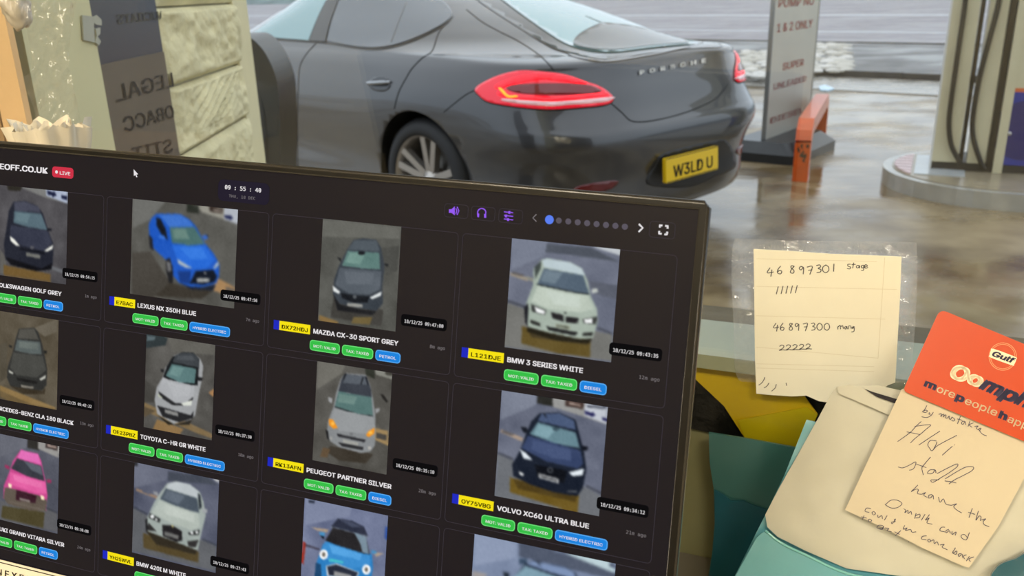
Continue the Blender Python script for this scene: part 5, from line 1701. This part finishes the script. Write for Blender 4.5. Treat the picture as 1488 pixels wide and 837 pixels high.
for n_, (cu_, rv, plt, nm, nend, fuel, fw_, tm, ago, pu0, pu1) in enumerate(CARDS):
    v0, v1 = rv - 0.79, rv - 0.077
    snapshot(pu0, pu1, v0, v1, (cu_, rv), 40 + n_)
    mb = MB()
    uring(mb, cu_ - 0.035, rv - 0.79, cu_ + 0.945, rv + 0.165, 0.002, 0.00022, E_line, L1 * 0.5)
    mb.build('card_outline', scr)
    if plt:
        ln = 0.16 if len(plt) == 5 else 0.2
        mb = MB()
        mb.add([su(cu_ - 0.003, rv - 0.037, L1), su(cu_ + 0.032, rv - 0.037, L1), su(cu_ + 0.032, rv + 0.029, L1), su(cu_ - 0.003, rv + 0.029, L1)], [(0, 3, 2, 1)], E_pb)
        mb.add([su(cu_ + 0.03, rv - 0.037, L2), su(cu_ + ln + 0.003, rv - 0.037, L2), su(cu_ + ln + 0.003, rv + 0.029, L2), su(cu_ + 0.03, rv + 0.029, L2)], [(0, 3, 2, 1)], E_yel)
        utext(mb, plt, cu_ + 0.044, rv + 0.0155, cu_ + ln - 0.010, 0.038, E_pk, L3, 0.022)
        mb.build('number_tag', scr)
    mb = MB()
    if nm:
        left = {None: (0.222, 0.212, 0.205)[rv], 5: 0.178, 7: 0.220}[len(plt) if plt else None] + cu_
        utext(mb, nm, left, rv + 0.017, nend, 0.045, E_w, L1, 0.024)
    if tm:
        urr(mb, cu_ + 0.683, rv - 0.205, cu_ + 0.915, rv - 0.125, 0.0015, E_blk, L2)
        utext(mb, tm, cu_ + 0.702, rv - 0.147, cu_ + 0.899, 0.031, E_w, L3, 0.006, 1.0, True)
    if ago:
        utext(mb, ago, cu_ + 0.913 - 0.0126 * len(ago), rv + 0.0, cu_ + 0.913, 0.031, E_grey, L1, 0.0, 1.0, True)
    if mb.v: mb.build('caption_text', scr)
    mb = MB()
    fwid = fw_ if fuel else 0.12
    tot = 0.165 + 0.012 + 0.167 + 0.011 + fwid
    x = cu_ + 0.447 - tot / 2
    if rv < 2 or cu_ < 2:
        for lab_, wd_, ma, mb_ in (('MOT: VALID', 0.165, E_grn, E_grnl), ('TAX: TAXED', 0.167, E_grn, E_grnl), (fuel, fwid, E_blu, E_blul)):
            if lab_:
                urr(mb, x, rv + 0.065, x + wd_, rv + 0.139, 0.0017, mb_, L1)
                urr(mb, x + 0.004, rv + 0.071, x + wd_ - 0.004, rv + 0.133, 0.0014, ma, L2)
                utext(mb, lab_, x + 0.022, rv + 0.115, x + wd_ - 0.022, 0.027, E_w, L3, 0.008)
            x += wd_ + 0.012
        mb.build('status_badges', scr)

# header row
mb = MB()
utext(mb, 'EOFF.CO.UK', 0.240, -0.915, 0.570, 0.060, E_w, L1, 0.030)
mb.build('header_text', scr)
mb = MB()
urr(mb, 0.600, -0.975, 0.742, -0.893, 0.0018, E_red, L1)
utext(mb, 'LIVE', 0.652, -0.918, 0.722, 0.034, E_w, L2, 0.012)
mb.add([su(0.630 + 0.009 * math.cos(a) , -0.934 + 0.013 * math.sin(a), L2) for a in [6.2832 * k / 12 for k in range(12)]], [tuple(range(12))], E_w)
mb.build('live_badge', scr)
mb = MB()
urr(mb, 1.645, -0.995, 1.94, -0.842, 0.003, E_paneld, L1)
utext(mb, '09 : 55 : 40', 1.685, -0.928, 1.894, 0.040, E_w, L2, 0.018, 1.0, True)
utext(mb, 'THU, 18 DEC', 1.710, -0.872, 1.862, 0.028, E_grey, L2, 0.0, 1.0, True)
mb.build('clock_panel', scr)
def icon_px(mb, polys, m, zx, zy, zs, off=L2):
    for P in polys:
        mb.add([su(*uvp(zx + x / zs, zy + y / zs), off) for x, y in P], [tuple(range(len(P)))], m)
def stroke(mb, pts, wd, m, off=L2):
    q = [su(*uvp(x, y), off) for x, y in pts]
    vs, fs = [], []
    for i, p in enumerate(q):
        T = (q[min(i + 1, len(q) - 1)] - q[max(i - 1, 0)]).normalized()
        s_ = S_N.cross(T) * wd / 2
        vs += [p + s_, p - s_]
    for i in range(len(q) - 1): fs.append((2 * i, 2 * i + 1, 2 * i + 3, 2 * i + 2))
    mb.add(vs, fs, m)
Z5 = lambda s: [(640 + x / 2.7, 270 + y / 2.7) for x, y in P_(s)]
for a, b, c_, d_ in ((2.868, -0.975, 2.985, -0.885), (3.0, -0.975, 3.115, -0.885), (3.132, -0.975, 3.246, -0.885), (3.815, -0.985, 3.925, -0.885)):
    mb = MB()
    uring(mb, a, b, c_, d_, 0.0015, 0.0002, E_line, L1)
    mb.build('button_outline', scr)
mb = MB()
icon_px(mb, [P_('34,92 44,92 57,80 57,116 44,106 34,106')], E_pur, 640, 270, 2.7)
stroke(mb, Z5('61,88 65,98 61,110'), 0.0005, E_pur); stroke(mb, Z5('66,82 73,98 66,114'), 0.0005, E_pur)
mb.build('sound_icon', scr)
mb = MB()
stroke(mb, smooth_line(Z5('146,112 148,98 155,91 163,89 172,92 178,100 178,115'), 4), 0.0005, E_pur)
icon_px(mb, [P_('145,108 153,109 152,124 145,122'), P_('172,110 180,111 180,126 172,125')], E_pur, 640, 270, 2.7)
mb.build('headphone_icon', scr)
mb = MB()
for k, kx in ((0, 271), (1, 258), (2, 266)):
    y = 104 + 14 * k
    stroke(mb, Z5('250,%d 286,%d' % (y - 2, y + 2)), 0.00045, E_pur)
    stroke(mb, Z5('%d,%d %d,%d' % (kx, y - 5, kx, y + 6)), 0.0010, E_pur, L3)
mb.build('slider_icon', scr)
mb = MB()
stroke(mb, Z5('377,112 363,126 377,140'), 0.0005, E_grey)
mb.build('chevron_icon', scr)
mb = MB()
stroke(mb, Z5('779,150 794,165 778,181'), 0.0008, E_w)
mb.build('chevron_icon', scr)
mb = MB()
for pts in ('861,164 861,155 871,156', '882,157 892,158 891,168', '859,177 858,187 868,188', '879,190 889,191 890,180'):
    stroke(mb, Z5(pts), 0.0009, E_w)
mb.build('fullscreen_icon', scr)
for k in range(9):
    u, v = uvp(798.5 + 13.7 * k, 319.2 + 1.28 * k)
    r_ = 0.0021 if k == 0 else 0.0014
    mb = MB()
    mb.add([su(u + r_ / SX * math.cos(a), v + r_ / SY * math.sin(a), L2) for a in [6.2832 * q / 14 for q in range(14)]], [tuple(range(14))], E_dot if k == 0 else E_gdot)
    mb.build('page_dot', scr)
mb = MB()
mb.add([su(*uvp(195 + x, 246 + y), L4) for x, y in ((0, 0), (0.3, 10), (2.4, 8.2), (4.0, 11.8), (5.4, 11.2), (3.9, 7.7), (6.6, 7.5))], [(0, 1, 2, 3, 4, 5, 6)], E_w)
mb.build('pointer_arrow', scr)
# paper label stuck on the lower left of the screen
M_lab = mat('label_paper', (228, 222, 206), 0.6)
M_labk = mat('label_ink', (40, 36, 30), 0.6)
lb = MB()
lb.prism([su(u, v, 0.0012) for u, v in ((-0.25, 2.262), (0.83, 2.243), (0.833, 2.52), (-0.247, 2.54))], -S_N * 0.0004, M_lab)
lab = lb.build('screen_label', mon, 'white paper label with a thin black border stuck on the lower screen')
lb = MB()
def lline(u0, v0, u1, v1, w_=0.0006):
    p, q = su(u0, v0, 0.00135), su(u1, v1, 0.00135)
    s_ = S_N.cross((q - p).normalized()) * w_ / 2
    lb.add([p + s_, p - s_, q - s_, q + s_], [(0, 1, 2, 3)], M_labk)
lline(-0.22, 2.282, 0.81, 2.264); lline(0.81, 2.264, 0.812, 2.50)
lb.text('NEXPLAY', M_labk, lambda x, y: su(0.272 + x / SX, 2.382 - y / SY - 0.0176 * x / SX, 0.0014), bold=0.014, space=1.35, width=0.36 * SX, height=0.074 * SY)
lb.build('label_print', lab)
# ------------------------------------------------------------------ paper note taped on the glass
M_note = mat('note_paper', (246, 243, 226), 0.75, var=0.03, vscale=20, bump=0.05, bscale=30)
M_ink = mat('pen_ink', (58, 58, 62), 0.5)
M_inkb = mat('blue_pen_ink', (74, 70, 92), 0.5)
M_rule = mat('faint_rule', (228, 222, 200), 0.75)
M_tape = clear_mat('clear_film', (0.97, 0.97, 0.97), 0.10, 2.5, haze=0.20, bump=0.9, bscale=60, hazecol=(0.85, 0.87, 0.88))
NG = Plane(WP.o + WP.n * 0.0105, WP.ex, WP.ey)
npx = [(1095, 362), (1150, 365), (1205, 369), (1260, 371), (1310, 373), (1308, 430), (1304, 500), (1301, 556), (1290, 560), (1276, 570), (1240, 580), (1206, 585), (1190, 583), (1172, 575), (1150, 576), (1120, 574), (1099, 572), (1097, 520), (1096, 440)]
note = empty('paper_note', NG.px(1200, 575), 'cream notepaper with two handwritten number lines taped on the window glass', 'note')
mb = MB(); mb.prism([NG.px(x, y, 0.0) for x, y in npx], -NG.n * 0.0006, M_note); mb.build('paper', note)
mb = MB()
W_I = 0.00062
zx = lambda pts: [(990 + x / 2.462, 280 + y / 2.462) for x, y in pts]
GL = {'0': ['.5,0 .1,.3 .1,.75 .5,1 .9,.7 .85,.25 .5,0'], '1': ['.55,0 .5,1'], '2': ['.1,.25 .4,0 .75,.15 .6,.55 .05,.95 .5,.85 1,.9'], '3': ['.15,.1 .6,0 .75,.25 .4,.45 .8,.6 .7,.9 .2,1'],
      '4': ['.45,0 .05,.65 .95,.55', '.7,.25 .55,1.15'], '6': ['.6,0 .2,.5 .2,.9 .6,1 .75,.7 .45,.55 .2,.75'], '7': ['.05,.15 .8,.05 .45,1.1', '.25,.55 .8,.5'], '8': ['.75,.1 .35,.05 .3,.3 .7,.65 .6,.98 .2,.9 .35,.5 .75,.1'],
      '9': ['.75,.2 .4,.05 .15,.3 .4,.5 .75,.2 .7,1.05']}
def digit(c, x, y, w_, h_):
    for st in GL[c]:
        ribbon(mb, NG, zx([(x + p * w_, y + q * h_) for p, q in P_(st)]), W_I, M_ink, 0.0002)
for c, x, y in zip('46897301', (306, 340, 385, 418, 448, 479, 504, 532), (268, 262, 260, 262, 262, 258, 258, 254)):
    digit(c, x, y, 26, 28)
for c, x in zip('46897300', (329, 351, 382, 404, 434, 461, 484, 510)):
    digit(c, x, 466, 22, 26)
for k in range(5):
    ribbon(mb, NG, zx([(347 + 17 * k, 335 - k), (340 + 17 * k, 363 - k)]), W_I, M_ink, 0.0002)
    digit('2', 349 + 23.5 * k, 545 - k, 24, 20)
for st in ('606,256 596,256 597,263 606,266 603,272 593,271', '617,250 613,270', '609,257 624,256', '636,260 628,261 627,268 634,268 637,260 638,270', '652,259 645,261 645,268 652,268 653,259 652,276 644,278', '656,266 666,262 660,257 655,264 660,270 668,267',
           '560,478 560,489', '561,480 568,474 570,488', '570,480 577,475 580,487', '590,478 584,482 588,488 592,478 594,488', '598,488 599,477 606,477 608,487', '617,478 611,482 614,486 618,478 618,495 608,498'):
    ribbon(mb, NG, zx(P_(st)), W_I * 0.9, M_ink, 0.0002)
for st in ('299,660 294,672 286,682 277,688', '314,680 306,692 296,698', '340,685 336,698 323,710', '375,680 377,690'):
    ribbon(mb, NG, zx(P_(st)), W_I * 0.9, M_ink, 0.0002)
mb.build('handwriting', note, label='dark handwritten numbers')
mb = MB()
for st in ('268,236 700,246', '268,335 772,346', '268,440 730,452', '268,552 705,592', '728,232 704,592', '268,612 690,622', '268,627 690,640'):
    ribbon(mb, NG, zx(P_(st)), 0.0004, M_rule, 0.0001)
mb.build('faint_rules', note)
# clear film that holds it, crinkled
fpx = smooth_line([(1066, 352), (1078, 347), (1140, 349), (1240, 351), (1322, 352), (1332, 362), (1332, 430), (1326, 520), (1318, 560), (1200, 566), (1098, 556), (1070, 545), (1066, 470), (1063, 400)], 4, True)
v2, f2 = fill2d(dens(fpx, 6), 6)
Rn = random.Random(5)
mb = MB()
mb.add([NG.px(x, y, -0.0010 + 0.0006 * mnoise.noise(V((x * 0.05, y * 0.05, 1))) + 0.0003 * mnoise.noise(V((x * 0.16, y * 0.16, 5)))) for x, y in v2], f2, M_tape, True)
mb.build('clear_film', note, label='crinkled clear film over the note')

# ------------------------------------------------------------------ things leaning under the window
def wplane(s):
    return Plane(WP.o + WP.n * s, WP.ex, WP.ey)
def sheet(px, pl, th, m, parent, name, label=None, n=0, off=0.0, warp=0.0, wf_=0.02, step=12):
    """sheet of plastic or paper cut to an outline, with gentle waves"""
    poly = dens(smooth_line(px, n, True) if n else px, step)
    v2, f2 = fill2d(poly, step)
    zcl = lambda p: V((p.x, p.y, max(p.z, Z_DESK + 0.0015)))
    top = [pl.px(x, y, off + warp * (mnoise.noise(V((x * wf_, y * wf_, off * 900))) + 0.4 * mnoise.noise(V((x * wf_ * 2.7, y * wf_ * 2.7, 7))))) for x, y in v2]
    top = [zcl(p) for p in top]
    low = [zcl(p - pl.n * th) for p in top]
    N, K = len(poly), len(top)
    fr_ = [tuple(f) for f in f2]
    q0 = fr_[0]
    if (top[q0[1]] - top[q0[0]]).cross(top[q0[2]] - top[q0[0]]).dot(pl.n) < 0:
        fr_ = [tuple(reversed(f)) for f in fr_]
    mb = MB()
    mb.add(top, fr_, m, True)
    mb.add(low, [tuple(reversed(f)) for f in fr_], m, True)
    mb.add(top[:N] + low[:N], [(i, (i + 1) % N, N + (i + 1) % N, N + i) for i in range(N)], m, False)
    return mb.build(name, parent, label)
M_yp = mat('yellow_plastic', (184, 158, 18), 0.35, var=0.05, coat=0.15)
M_yp2 = mat('yellow_plastic_fold', (178, 164, 14), 0.35, var=0.05, coat=0.15)
M_bp = mat('black_polythene', (16, 16, 14), 0.35, bump=0.3, bscale=60)
M_teal = mat('teal_plastic', (64, 116, 116), 0.28, var=0.06, vscale=12, coat=0.3)
M_teald = mat('deep_teal_plastic', (22, 92, 112), 0.28, var=0.06, vscale=12, coat=0.3)
M_env = mat('white_envelope', (204, 203, 190), 0.7, var=0.04, vscale=10, bump=0.10, bscale=22)
M_pouch = mat('turquoise_plastic', (104, 176, 192), 0.22, var=0.05, vscale=9, coat=0.5)
zf = Z_DESK + 0.0006
def bottom(pl, px):
    return pl.px(px, 837).z
# black bin liner behind the yellow folder
P1 = wplane(-0.008)
bl = empty('black_liner', P1.px(1100, 900), 'black polythene sheet showing behind the yellow folder under the window', 'plastic sheet')
sheet([(960, 536), (1010, 537), (1100, 548), (1180, 578), (1205, 590), (1215, 640), (1190, 668), (1100, 643), (1003, 623), (960, 616)], P1, 0.002, M_bp, bl, 'liner', warp=0.002)
P2 = wplane(-0.0035)
yf = empty('yellow_folder', P2.px(1120, 880), 'glossy yellow plastic folder with a cut corner under the window rail', 'folder')
sheet([(1004, 528), (1060, 535), (1098, 542), (1150, 560), (1168, 575), (1188, 602), (1164, 655), (1150, 760), (1120, 800), (1083, 638), (1052, 590), (1020, 560), (1004, 545)], P2, 0.0015, M_yp, yf, 'cover', warp=0.0006)
sheet([(1072, 611), (1110, 604), (1172, 592), (1188, 603), (1164, 655), (1150, 700), (1100, 680), (1083, 638)], P2, 0.001, M_yp2, yf, 'folded_flap', label='paler folded flap', off=0.0016, warp=0.0004)
P3 = wplane(0.016)
tb = empty('teal_sleeve', P3.px(1090, 900), 'dark teal plastic sleeve standing in front of the yellow folder', 'plastic sleeve')
sheet([(1030, 629), (1080, 637), (1163, 652), (1180, 680), (1170, 900), (1025, 900), (1030, 835), (1035, 800), (1038, 760), (1037, 710), (1031, 670)], P3, 0.002, M_teal, tb, 'sleeve', warp=0.001)
sheet([(1038, 712), (1050, 718), (1062, 728), (1080, 728), (1094, 734), (1112, 740), (1150, 760), (1170, 900), (1026, 900), (1031, 835), (1036, 800), (1039, 760)], P3, 0.001, M_teald, tb, 'inner_pocket', label='deeper blue inner pocket', off=0.0022, warp=0.0004)
# leaning plane of the envelope and the cards
tq = math.radians(22)
LN = (NW * math.cos(tq) + UP * math.sin(tq)).normalized()
EP = Plane(at_depth(1330, 690, 0.575), EW, UP - LN * UP.dot(LN))
tp = empty('turquoise_pouch', EP.px(1300, 960), 'turquoise plastic pouch that holds the white envelope', 'plastic pouch')
sheet([(1172, 610), (1300, 640), (1500, 660), (1700, 700), (1700, 1010), (1040, 1010), (1052, 880), (1068, 836), (1112, 748), (1140, 690)], EP, 0.003, M_pouch, tp, 'back_panel', off=-0.006, warp=0.0015)
env = empty('white_envelope', EP.px(1300, 900), 'large blank white envelope with rounded lower corner tucked in the turquoise pouch', 'envelope')
sheet([(1216, 562), (1235, 560), (1275, 560), (1320, 570), (1420, 612), (1560, 690), (1600, 760), (1560, 900), (1480, 868), (1400, 846), (1300, 836), (1230, 826), (1170, 800), (1130, 780), (1115, 766), (1112, 748), (1134, 706), (1160, 660), (1190, 606), (1208, 572)], EP, 0.003, M_env, env, 'envelope_body', warp=0.0030, wf_=0.012, step=8)
sheet([(1217, 562), (1235, 559), (1258, 566), (1316, 594), (1312, 612), (1250, 585), (1219, 572)], EP, 0.0008, M_env, env, 'envelope_flap', off=0.0042, warp=0.0006)
sheet([(1256, 565), (1270, 570), (1304, 580), (1313, 586), (1303, 587), (1275, 577)], EP, 0.0004, mat('dark_slit', (30, 26, 34), 0.7), env, 'open_slit', label='dark open slit under the flap', off=0.0056)
# pouch front pocket (turquoise, over the envelope's lower edge)
sheet([(1068, 838), (1100, 780), (1112, 772), (1135, 790), (1172, 808), (1230, 834), (1300, 846), (1400, 858), (1560, 910), (1600, 1000), (1040, 1000), (1056, 870)], EP, 0.001, M_pouch, tp, 'front_pocket', off=0.0072, warp=0.0010, n=0)
mb = MB()
mb.tube([EP.px(x, y, 0.0082) for x, y in smooth_line([(1112, 771), (1135, 789), (1172, 807), (1230, 833), (1300, 845), (1400, 857), (1500, 885)], 4)], 0.0009, mat('pouch_hem', (120, 196, 196), 0.15, coat=0.8), 8)
mb.build('pocket_hem', tp)
# blue plastic loop at the lower right
dp = empty('blue_plastic_bag', EP.px(1480, 880, 0.02), 'dark blue plastic bag corner at the lower edge of the handwritten memo', 'plastic bag')
sheet([(1440, 850), (1446, 828), (1458, 818), (1476, 812), (1500, 800), (1560, 790), (1600, 860), (1560, 960), (1450, 960)], EP, 0.003, mat('dark_blue_plastic', (32, 92, 112), 0.25, var=0.1, coat=0.5), dp, 'bag', off=0.016, warp=0.002, n=3)

# handwritten memo and the red card over it
M_memo = mat('memo_card', (214, 203, 180), 0.7, var=0.02, vscale=9, bump=0.04)
memo = empty('handwritten_memo', EP.px(1310, 830, 0.012), 'cream memo slip with blue handwriting below the orange card', 'memo')
mpx = [(1314, 562), (1370, 540), (1520, 640), (1488, 700), (1448, 770), (1410, 824), (1400, 823), (1350, 800), (1290, 770), (1229, 740), (1236, 722), (1262, 670), (1290, 610)]
sheet([(1310, 566), (1372, 540), (1540, 610), (1490, 692), (1450, 766), (1408, 825), (1398, 822), (1340, 796), (1286, 768), (1228, 741), (1260, 672)], EP, 0.0005, M_memo, memo, 'paper', off=0.0100, warp=0.0003, step=16)
mb = MB()
wi = 0.00042
z5 = lambda s: [(1220 + x / 5.977, 560 + y / 5.977) for x, y in P_(s)]
z6 = lambda s: [(1220 + x / 5.332, 680 + y / 5.332) for x, y in P_(s)]
for st in ('745,165 722,205 705,218 735,205 748,212 735,225 710,222', '768,224 762,240 778,238', '800,222 780,250 745,268 700,262', '845,242 868,235 863,262 872,248 890,240 886,266 893,252 908,246 905,272 922,270 935,255 934,276 946,284 958,265',
           '958,262 982,284 972,298 955,292', '1032,255 1018,290 1005,322', '1003,280 1048,292', '1066,300 1046,303 1040,320 1055,325 1070,302 1076,330', '1112,298 1095,346', '1142,314 1106,330 1130,352', '1150,346 1182,340 1166,360 1196,378', '1196,378 1206,360 1188,365 1200,390 1222,412 1256,425',
           '494,474 600,398 650,345 696,302', '640,345 720,333 778,332 740,366 700,402 640,450 604,486', '572,390 682,413', '856,384 770,440 675,504', '826,468 775,464 752,500 768,530 790,552 822,500 830,474', '790,553 840,505 1000,420', '962,514 920,550 875,590', '978,500 984,504',
           '498,690 540,698 600,672 650,647 640,690 620,712 594,718', '776,605 725,665 702,700 715,760', '655,666 740,696', '816,714 770,716 750,744 790,746 816,716 822,742', '832,746 940,690 1004,664 1000,690 940,735 880,772 800,820 780,802 850,800', '900,792 1000,730 1080,690 1140,690 1130,720 1050,765 980,800 932,836'):
    ribbon(mb, EP, z5(st), wi, M_inkb, 0.0106)
for st in ('800,82 850,88 888,98', '595,113 570,140 543,165 580,145 600,150 592,178 625,184', '625,184 655,170 640,190 664,206', '704,186 682,190 674,210 694,210 710,190 715,222', '752,204 764,245 790,218 808,258 850,268', '850,268 892,256 868,276 890,302 930,326',
           '1010,290 984,362', '978,320 1030,336', '1056,310 1036,382 1060,350 1076,356 1070,386', '1078,380 1112,370 1094,390 1100,414 1138,430', '350,262 390,230 440,230 475,255 440,285 390,288 345,262', '486,294 502,305 496,325 520,305 520,332 542,314 548,338',
           '582,328 572,370', '580,346 610,335 608,360 580,364', '650,336 622,382', '684,338 652,382 682,364 664,400 706,412', '802,434 774,436 764,460 800,470', '832,450 810,460 812,478 834,460 842,482', '856,464 856,490 886,470 880,496', '988,474 964,530 930,516 926,496 950,490 972,512',
           '238,292 204,290 194,314 226,322', '260,314 246,324 258,342 274,330 260,314', '290,340 294,362 320,346 326,372', '362,346 340,382', '428,370 400,408 396,396 422,394 416,372', '496,420 484,450 514,440 500,460 540,452 550,472 582,470',
           '662,500 630,505 624,525 660,530', '682,524 670,534 680,548 694,538 682,524', '698,540 716,530 720,560 742,545 752,572', '764,570 796,565 780,586 820,606', '882,590 858,632 892,615 886,640 864,634', '928,634 904,640 908,658 932,640 936,666', '966,644 944,654 950,676', '988,655 964,692', '1022,660 984,676 996,698',
           '186,345 174,376', '164,355 206,366', '230,372 216,382 230,394 244,384 230,372', '330,422 298,420 284,440 320,446 336,424 324,452 296,446', '344,440 376,445 360,460 396,470', '466,460 424,500', '418,470 456,490', '523,545 528,548'):
    ribbon(mb, EP, z6(st), wi, M_inkb, 0.0106)
mb.build('handwriting', memo, label='blue cursive handwriting')

M_card = mat('card_orange', (204, 66, 0), 0.35, coat=0.12)
M_cw = mat('card_cream', (250, 236, 206), 0.4)
M_cn = mat('card_navy', (44, 40, 84), 0.4)
M_cr = mat('card_pale_ring', (246, 150, 104), 0.4)
CPO = 0.0130
def rcorner(p, a, b, r=10):
    d1 = ((a[0] - p[0]), (a[1] - p[1])); d2 = ((b[0] - p[0]), (b[1] - p[1]))
    l1, l2 = math.hypot(*d1), math.hypot(*d2)
    s, e = (p[0] + d1[0] / l1 * r, p[1] + d1[1] / l1 * r), (p[0] + d2[0] / l2 * r, p[1] + d2[1] / l2 * r)
    return [((1 - t) ** 2 * s[0] + 2 * t * (1 - t) * p[0] + t * t * e[0], (1 - t) ** 2 * s[1] + 2 * t * (1 - t) * p[1] + t * t * e[1]) for t in (0, .25, .5, .75, 1)]
A_, B_, C_, D_ = (1366, 449), (1312, 568), (1497, 645), (1551, 526)
cpx = rcorner(A_, D_, B_, 11) + rcorner(B_, A_, C_, 7) + rcorner(C_, B_, D_, 11) + rcorner(D_, C_, A_, 11)
lc = empty('loyalty_card', EP.px(1312, 568, CPO), 'glossy orange plastic card with cream and navy lettering above the memo', 'card')
mb = MB(); mb.prism([EP.px(x, y, CPO) for x, y in cpx], -EP.n * 0.0008, M_card, mside=mat('card_edge', (240, 170, 120), 0.4)); mb.build('card_body', lc)
zc = lambda x, y: (1330 + x / 4.405, 450 + y / 4.405)
def ctext(st, A, B, hz, m, bold, shear=0.0, off=0.0003, nm='card_lettering'):
    A, B = zc(*A), zc(*B)
    fn, wd = EP.liner(A, B, CPO + off)
    p = EP.px(*A, CPO)
    hh = hz / 4.405 * (p - CO).dot(CF) / F
    m_ = MB(); m_.text(st, m, fn, bold=bold, shear=shear, width=wd, height=hh)
    return m_.build(nm, lc)
ctext('O', (212, 424), (322, 472), 128, M_cw, 0.05, 0.1)
ctext('o', (324, 462), (416, 502), 122, M_cw, 0.045, 0.1)
ctext('mph', (404, 500), (728, 638), 122, M_cn, 0.045, 0.25, 0.0004)
ctext('m', (52, 487), (128, 517), 66, M_cn, 0.045)
ctext('ore', (132, 524), (246, 568), 66, M_cw, 0.008)
ctext('p', (252, 572), (306, 596), 66, M_cn, 0.05)
ctext('eople', (312, 600), (516, 682), 66, M_cw, 0.008)
ctext('h', (528, 690), (582, 710), 68, M_cn, 0.05)
ctext('appy', (586, 716), (760, 786), 66, M_cw, 0.008)
def celps(cx, cy, r, n=40):
    return [(cx + r * math.cos(6.2832 * k / n), cy + r * math.sin(6.2832 * k / n)) for k in range(n)]
for r0, r1 in ((90, 85), (80, 76)):
    a = [EP.px(*zc(*p), CPO + 0.0002) for p in celps(560, 300, r0)]
    b = [EP.px(*zc(*p), CPO + 0.0002) for p in celps(560, 300, r1)]
    mb = MB(); mb.add(a + b, [(k, (k + 1) % 40, 40 + (k + 1) % 40, 40 + k) for k in range(40)], M_cr); mb.build('emblem_ring', lc)
mb = MB()
mb.add([EP.px(*zc(x, y), CPO + 0.0003) for x, y in smooth_line([(484, 262), (500, 250), (640, 302), (646, 318), (632, 352), (618, 356), (482, 306), (476, 290)], 3, True)], [tuple(range(24))], M_cw)
mb.build('emblem_band', lc)
ctext('Gulf', (488, 294), (632, 346), 48, M_cn, 0.035, 0.2, 0.0005)

# ------------------------------------------------------------------ left end: clear sleeve with white cups, standing on the sill shelf
c0 = at_depth(76, 216, 0.72)
shz = c0.z - 0.035
shp = wp(WP.ab(60, 216)[0], shz)
MB().box(wp(T_L + 0.004, shz - 0.015, 0.012), EW * 0.20, NW * 0.13, UP * 0.015, M_pine).build('trim_1', kind='structure')
bpy.context.view_layer.update()
cc_ = V((c0.x, c0.y, shz))
# keep the cups on the shelf
M_cup = mat('white_paper_cup', (244, 236, 218), 0.5, var=0.03)
cup = empty('paper_cups', cc_ + UP * 0.001, 'crumpled white paper cup with torn ruffled rim in front of the timber jamb', 'cup')
Rn = random.Random(4)
for j, (r0, r1, z1, ph) in enumerate(((0.020, 0.030, 0.052, 0.0), (0.016, 0.024, 0.050, 1.3), (0.010, 0.017, 0.046, 2.1))):
    vs, fs = [], []
    n_, m__ = 40, 8
    for i in range(m__ + 1):
        v = i / m__
        for k in range(n_):
            a = 6.2832 * k / n_
            rr = (r0 + (r1 - r0) * v) * (1 + 0.16 * v * math.sin(9 * a + ph) + 0.18 * v * mnoise.noise(V((math.cos(a) * 2, math.sin(a) * 2, j + v))))
            z = z1 * v + 0.010 * v * v * mnoise.noise(V((math.cos(a) * 2.5, math.sin(a) * 2.5, j * 4 + 1)))
            vs.append(cc_ + V((rr * math.cos(a), rr * math.sin(a), z + 0.002 * (j + 1))))
    for i in range(m__):
        for k in range(n_):
            fs.append((i * n_ + k, i * n_ + (k + 1) % n_, (i + 1) * n_ + (k + 1) % n_, (i + 1) * n_ + k))
    fs.append(tuple(reversed(range(n_))))
    MB().add(vs, fs, M_cup, True).build('cup_layer', cup)
# clear bag hanging beside the jamb
M_bag = clear_mat('clear_bag', (0.985, 0.985, 0.98), 0.06, 2.2, haze=0.06, bump=0.9, bscale=38, hazecol=(0.9, 0.9, 0.85))
BG = Plane(at_depth(75, 120, 0.76), V((1, 0, 0)), UP)
bagp = smooth_line([(16, 0), (34, -6), (60, -20), (110, -20), (104, 40), (100, 90), (112, 150), (117, 212), (60, 214), (54, 190), (50, 160), (34, 118), (40, 108), (47, 100), (42, 60), (34, 24), (22, 24)], 3, True)
v2, f2 = fill2d(dens(bagp, 5), 5)
mb = MB()
mb.add([BG.px(x, y, 0.010 * mnoise.noise(V((x * 0.03, y * 0.02, 2))) + 0.006 * mnoise.noise(V((x * 0.09, y * 0.05, 4))) + 0.0025 * mnoise.noise(V((x * 0.25, y * 0.2, 6)))) for x, y in v2], f2, M_bag, True)
bag = mb.build('clear_bag', None, 'crinkled clear plastic bag hanging between the timber jamb and the cream panel', 'bag')
# bunched top of the bag
kn = at_depth(24, 10, 0.755)
bm = bmesh.new()
bmesh.ops.create_icosphere(bm, subdivisions=4, radius=0.012)
for v in bm.verts:
    v.co *= 1 + 0.35 * mnoise.noise(v.co * 120) + 0.15 * mnoise.noise(v.co * 300)
    v.co.z *= 1.5
me = bpy.data.meshes.new('bunched_top'); bm.to_mesh(me); bm.free()
for p in me.polygons: p.use_smooth = True
me.materials.append(mat('milky_plastic', (186, 180, 168), 0.3, coat=0.3, var=0.08, vscale=60))
ko = bpy.data.objects.new('bunched_top', me); C.objects.link(ko)
ko.parent = bag; ko.location = kn - bag.location
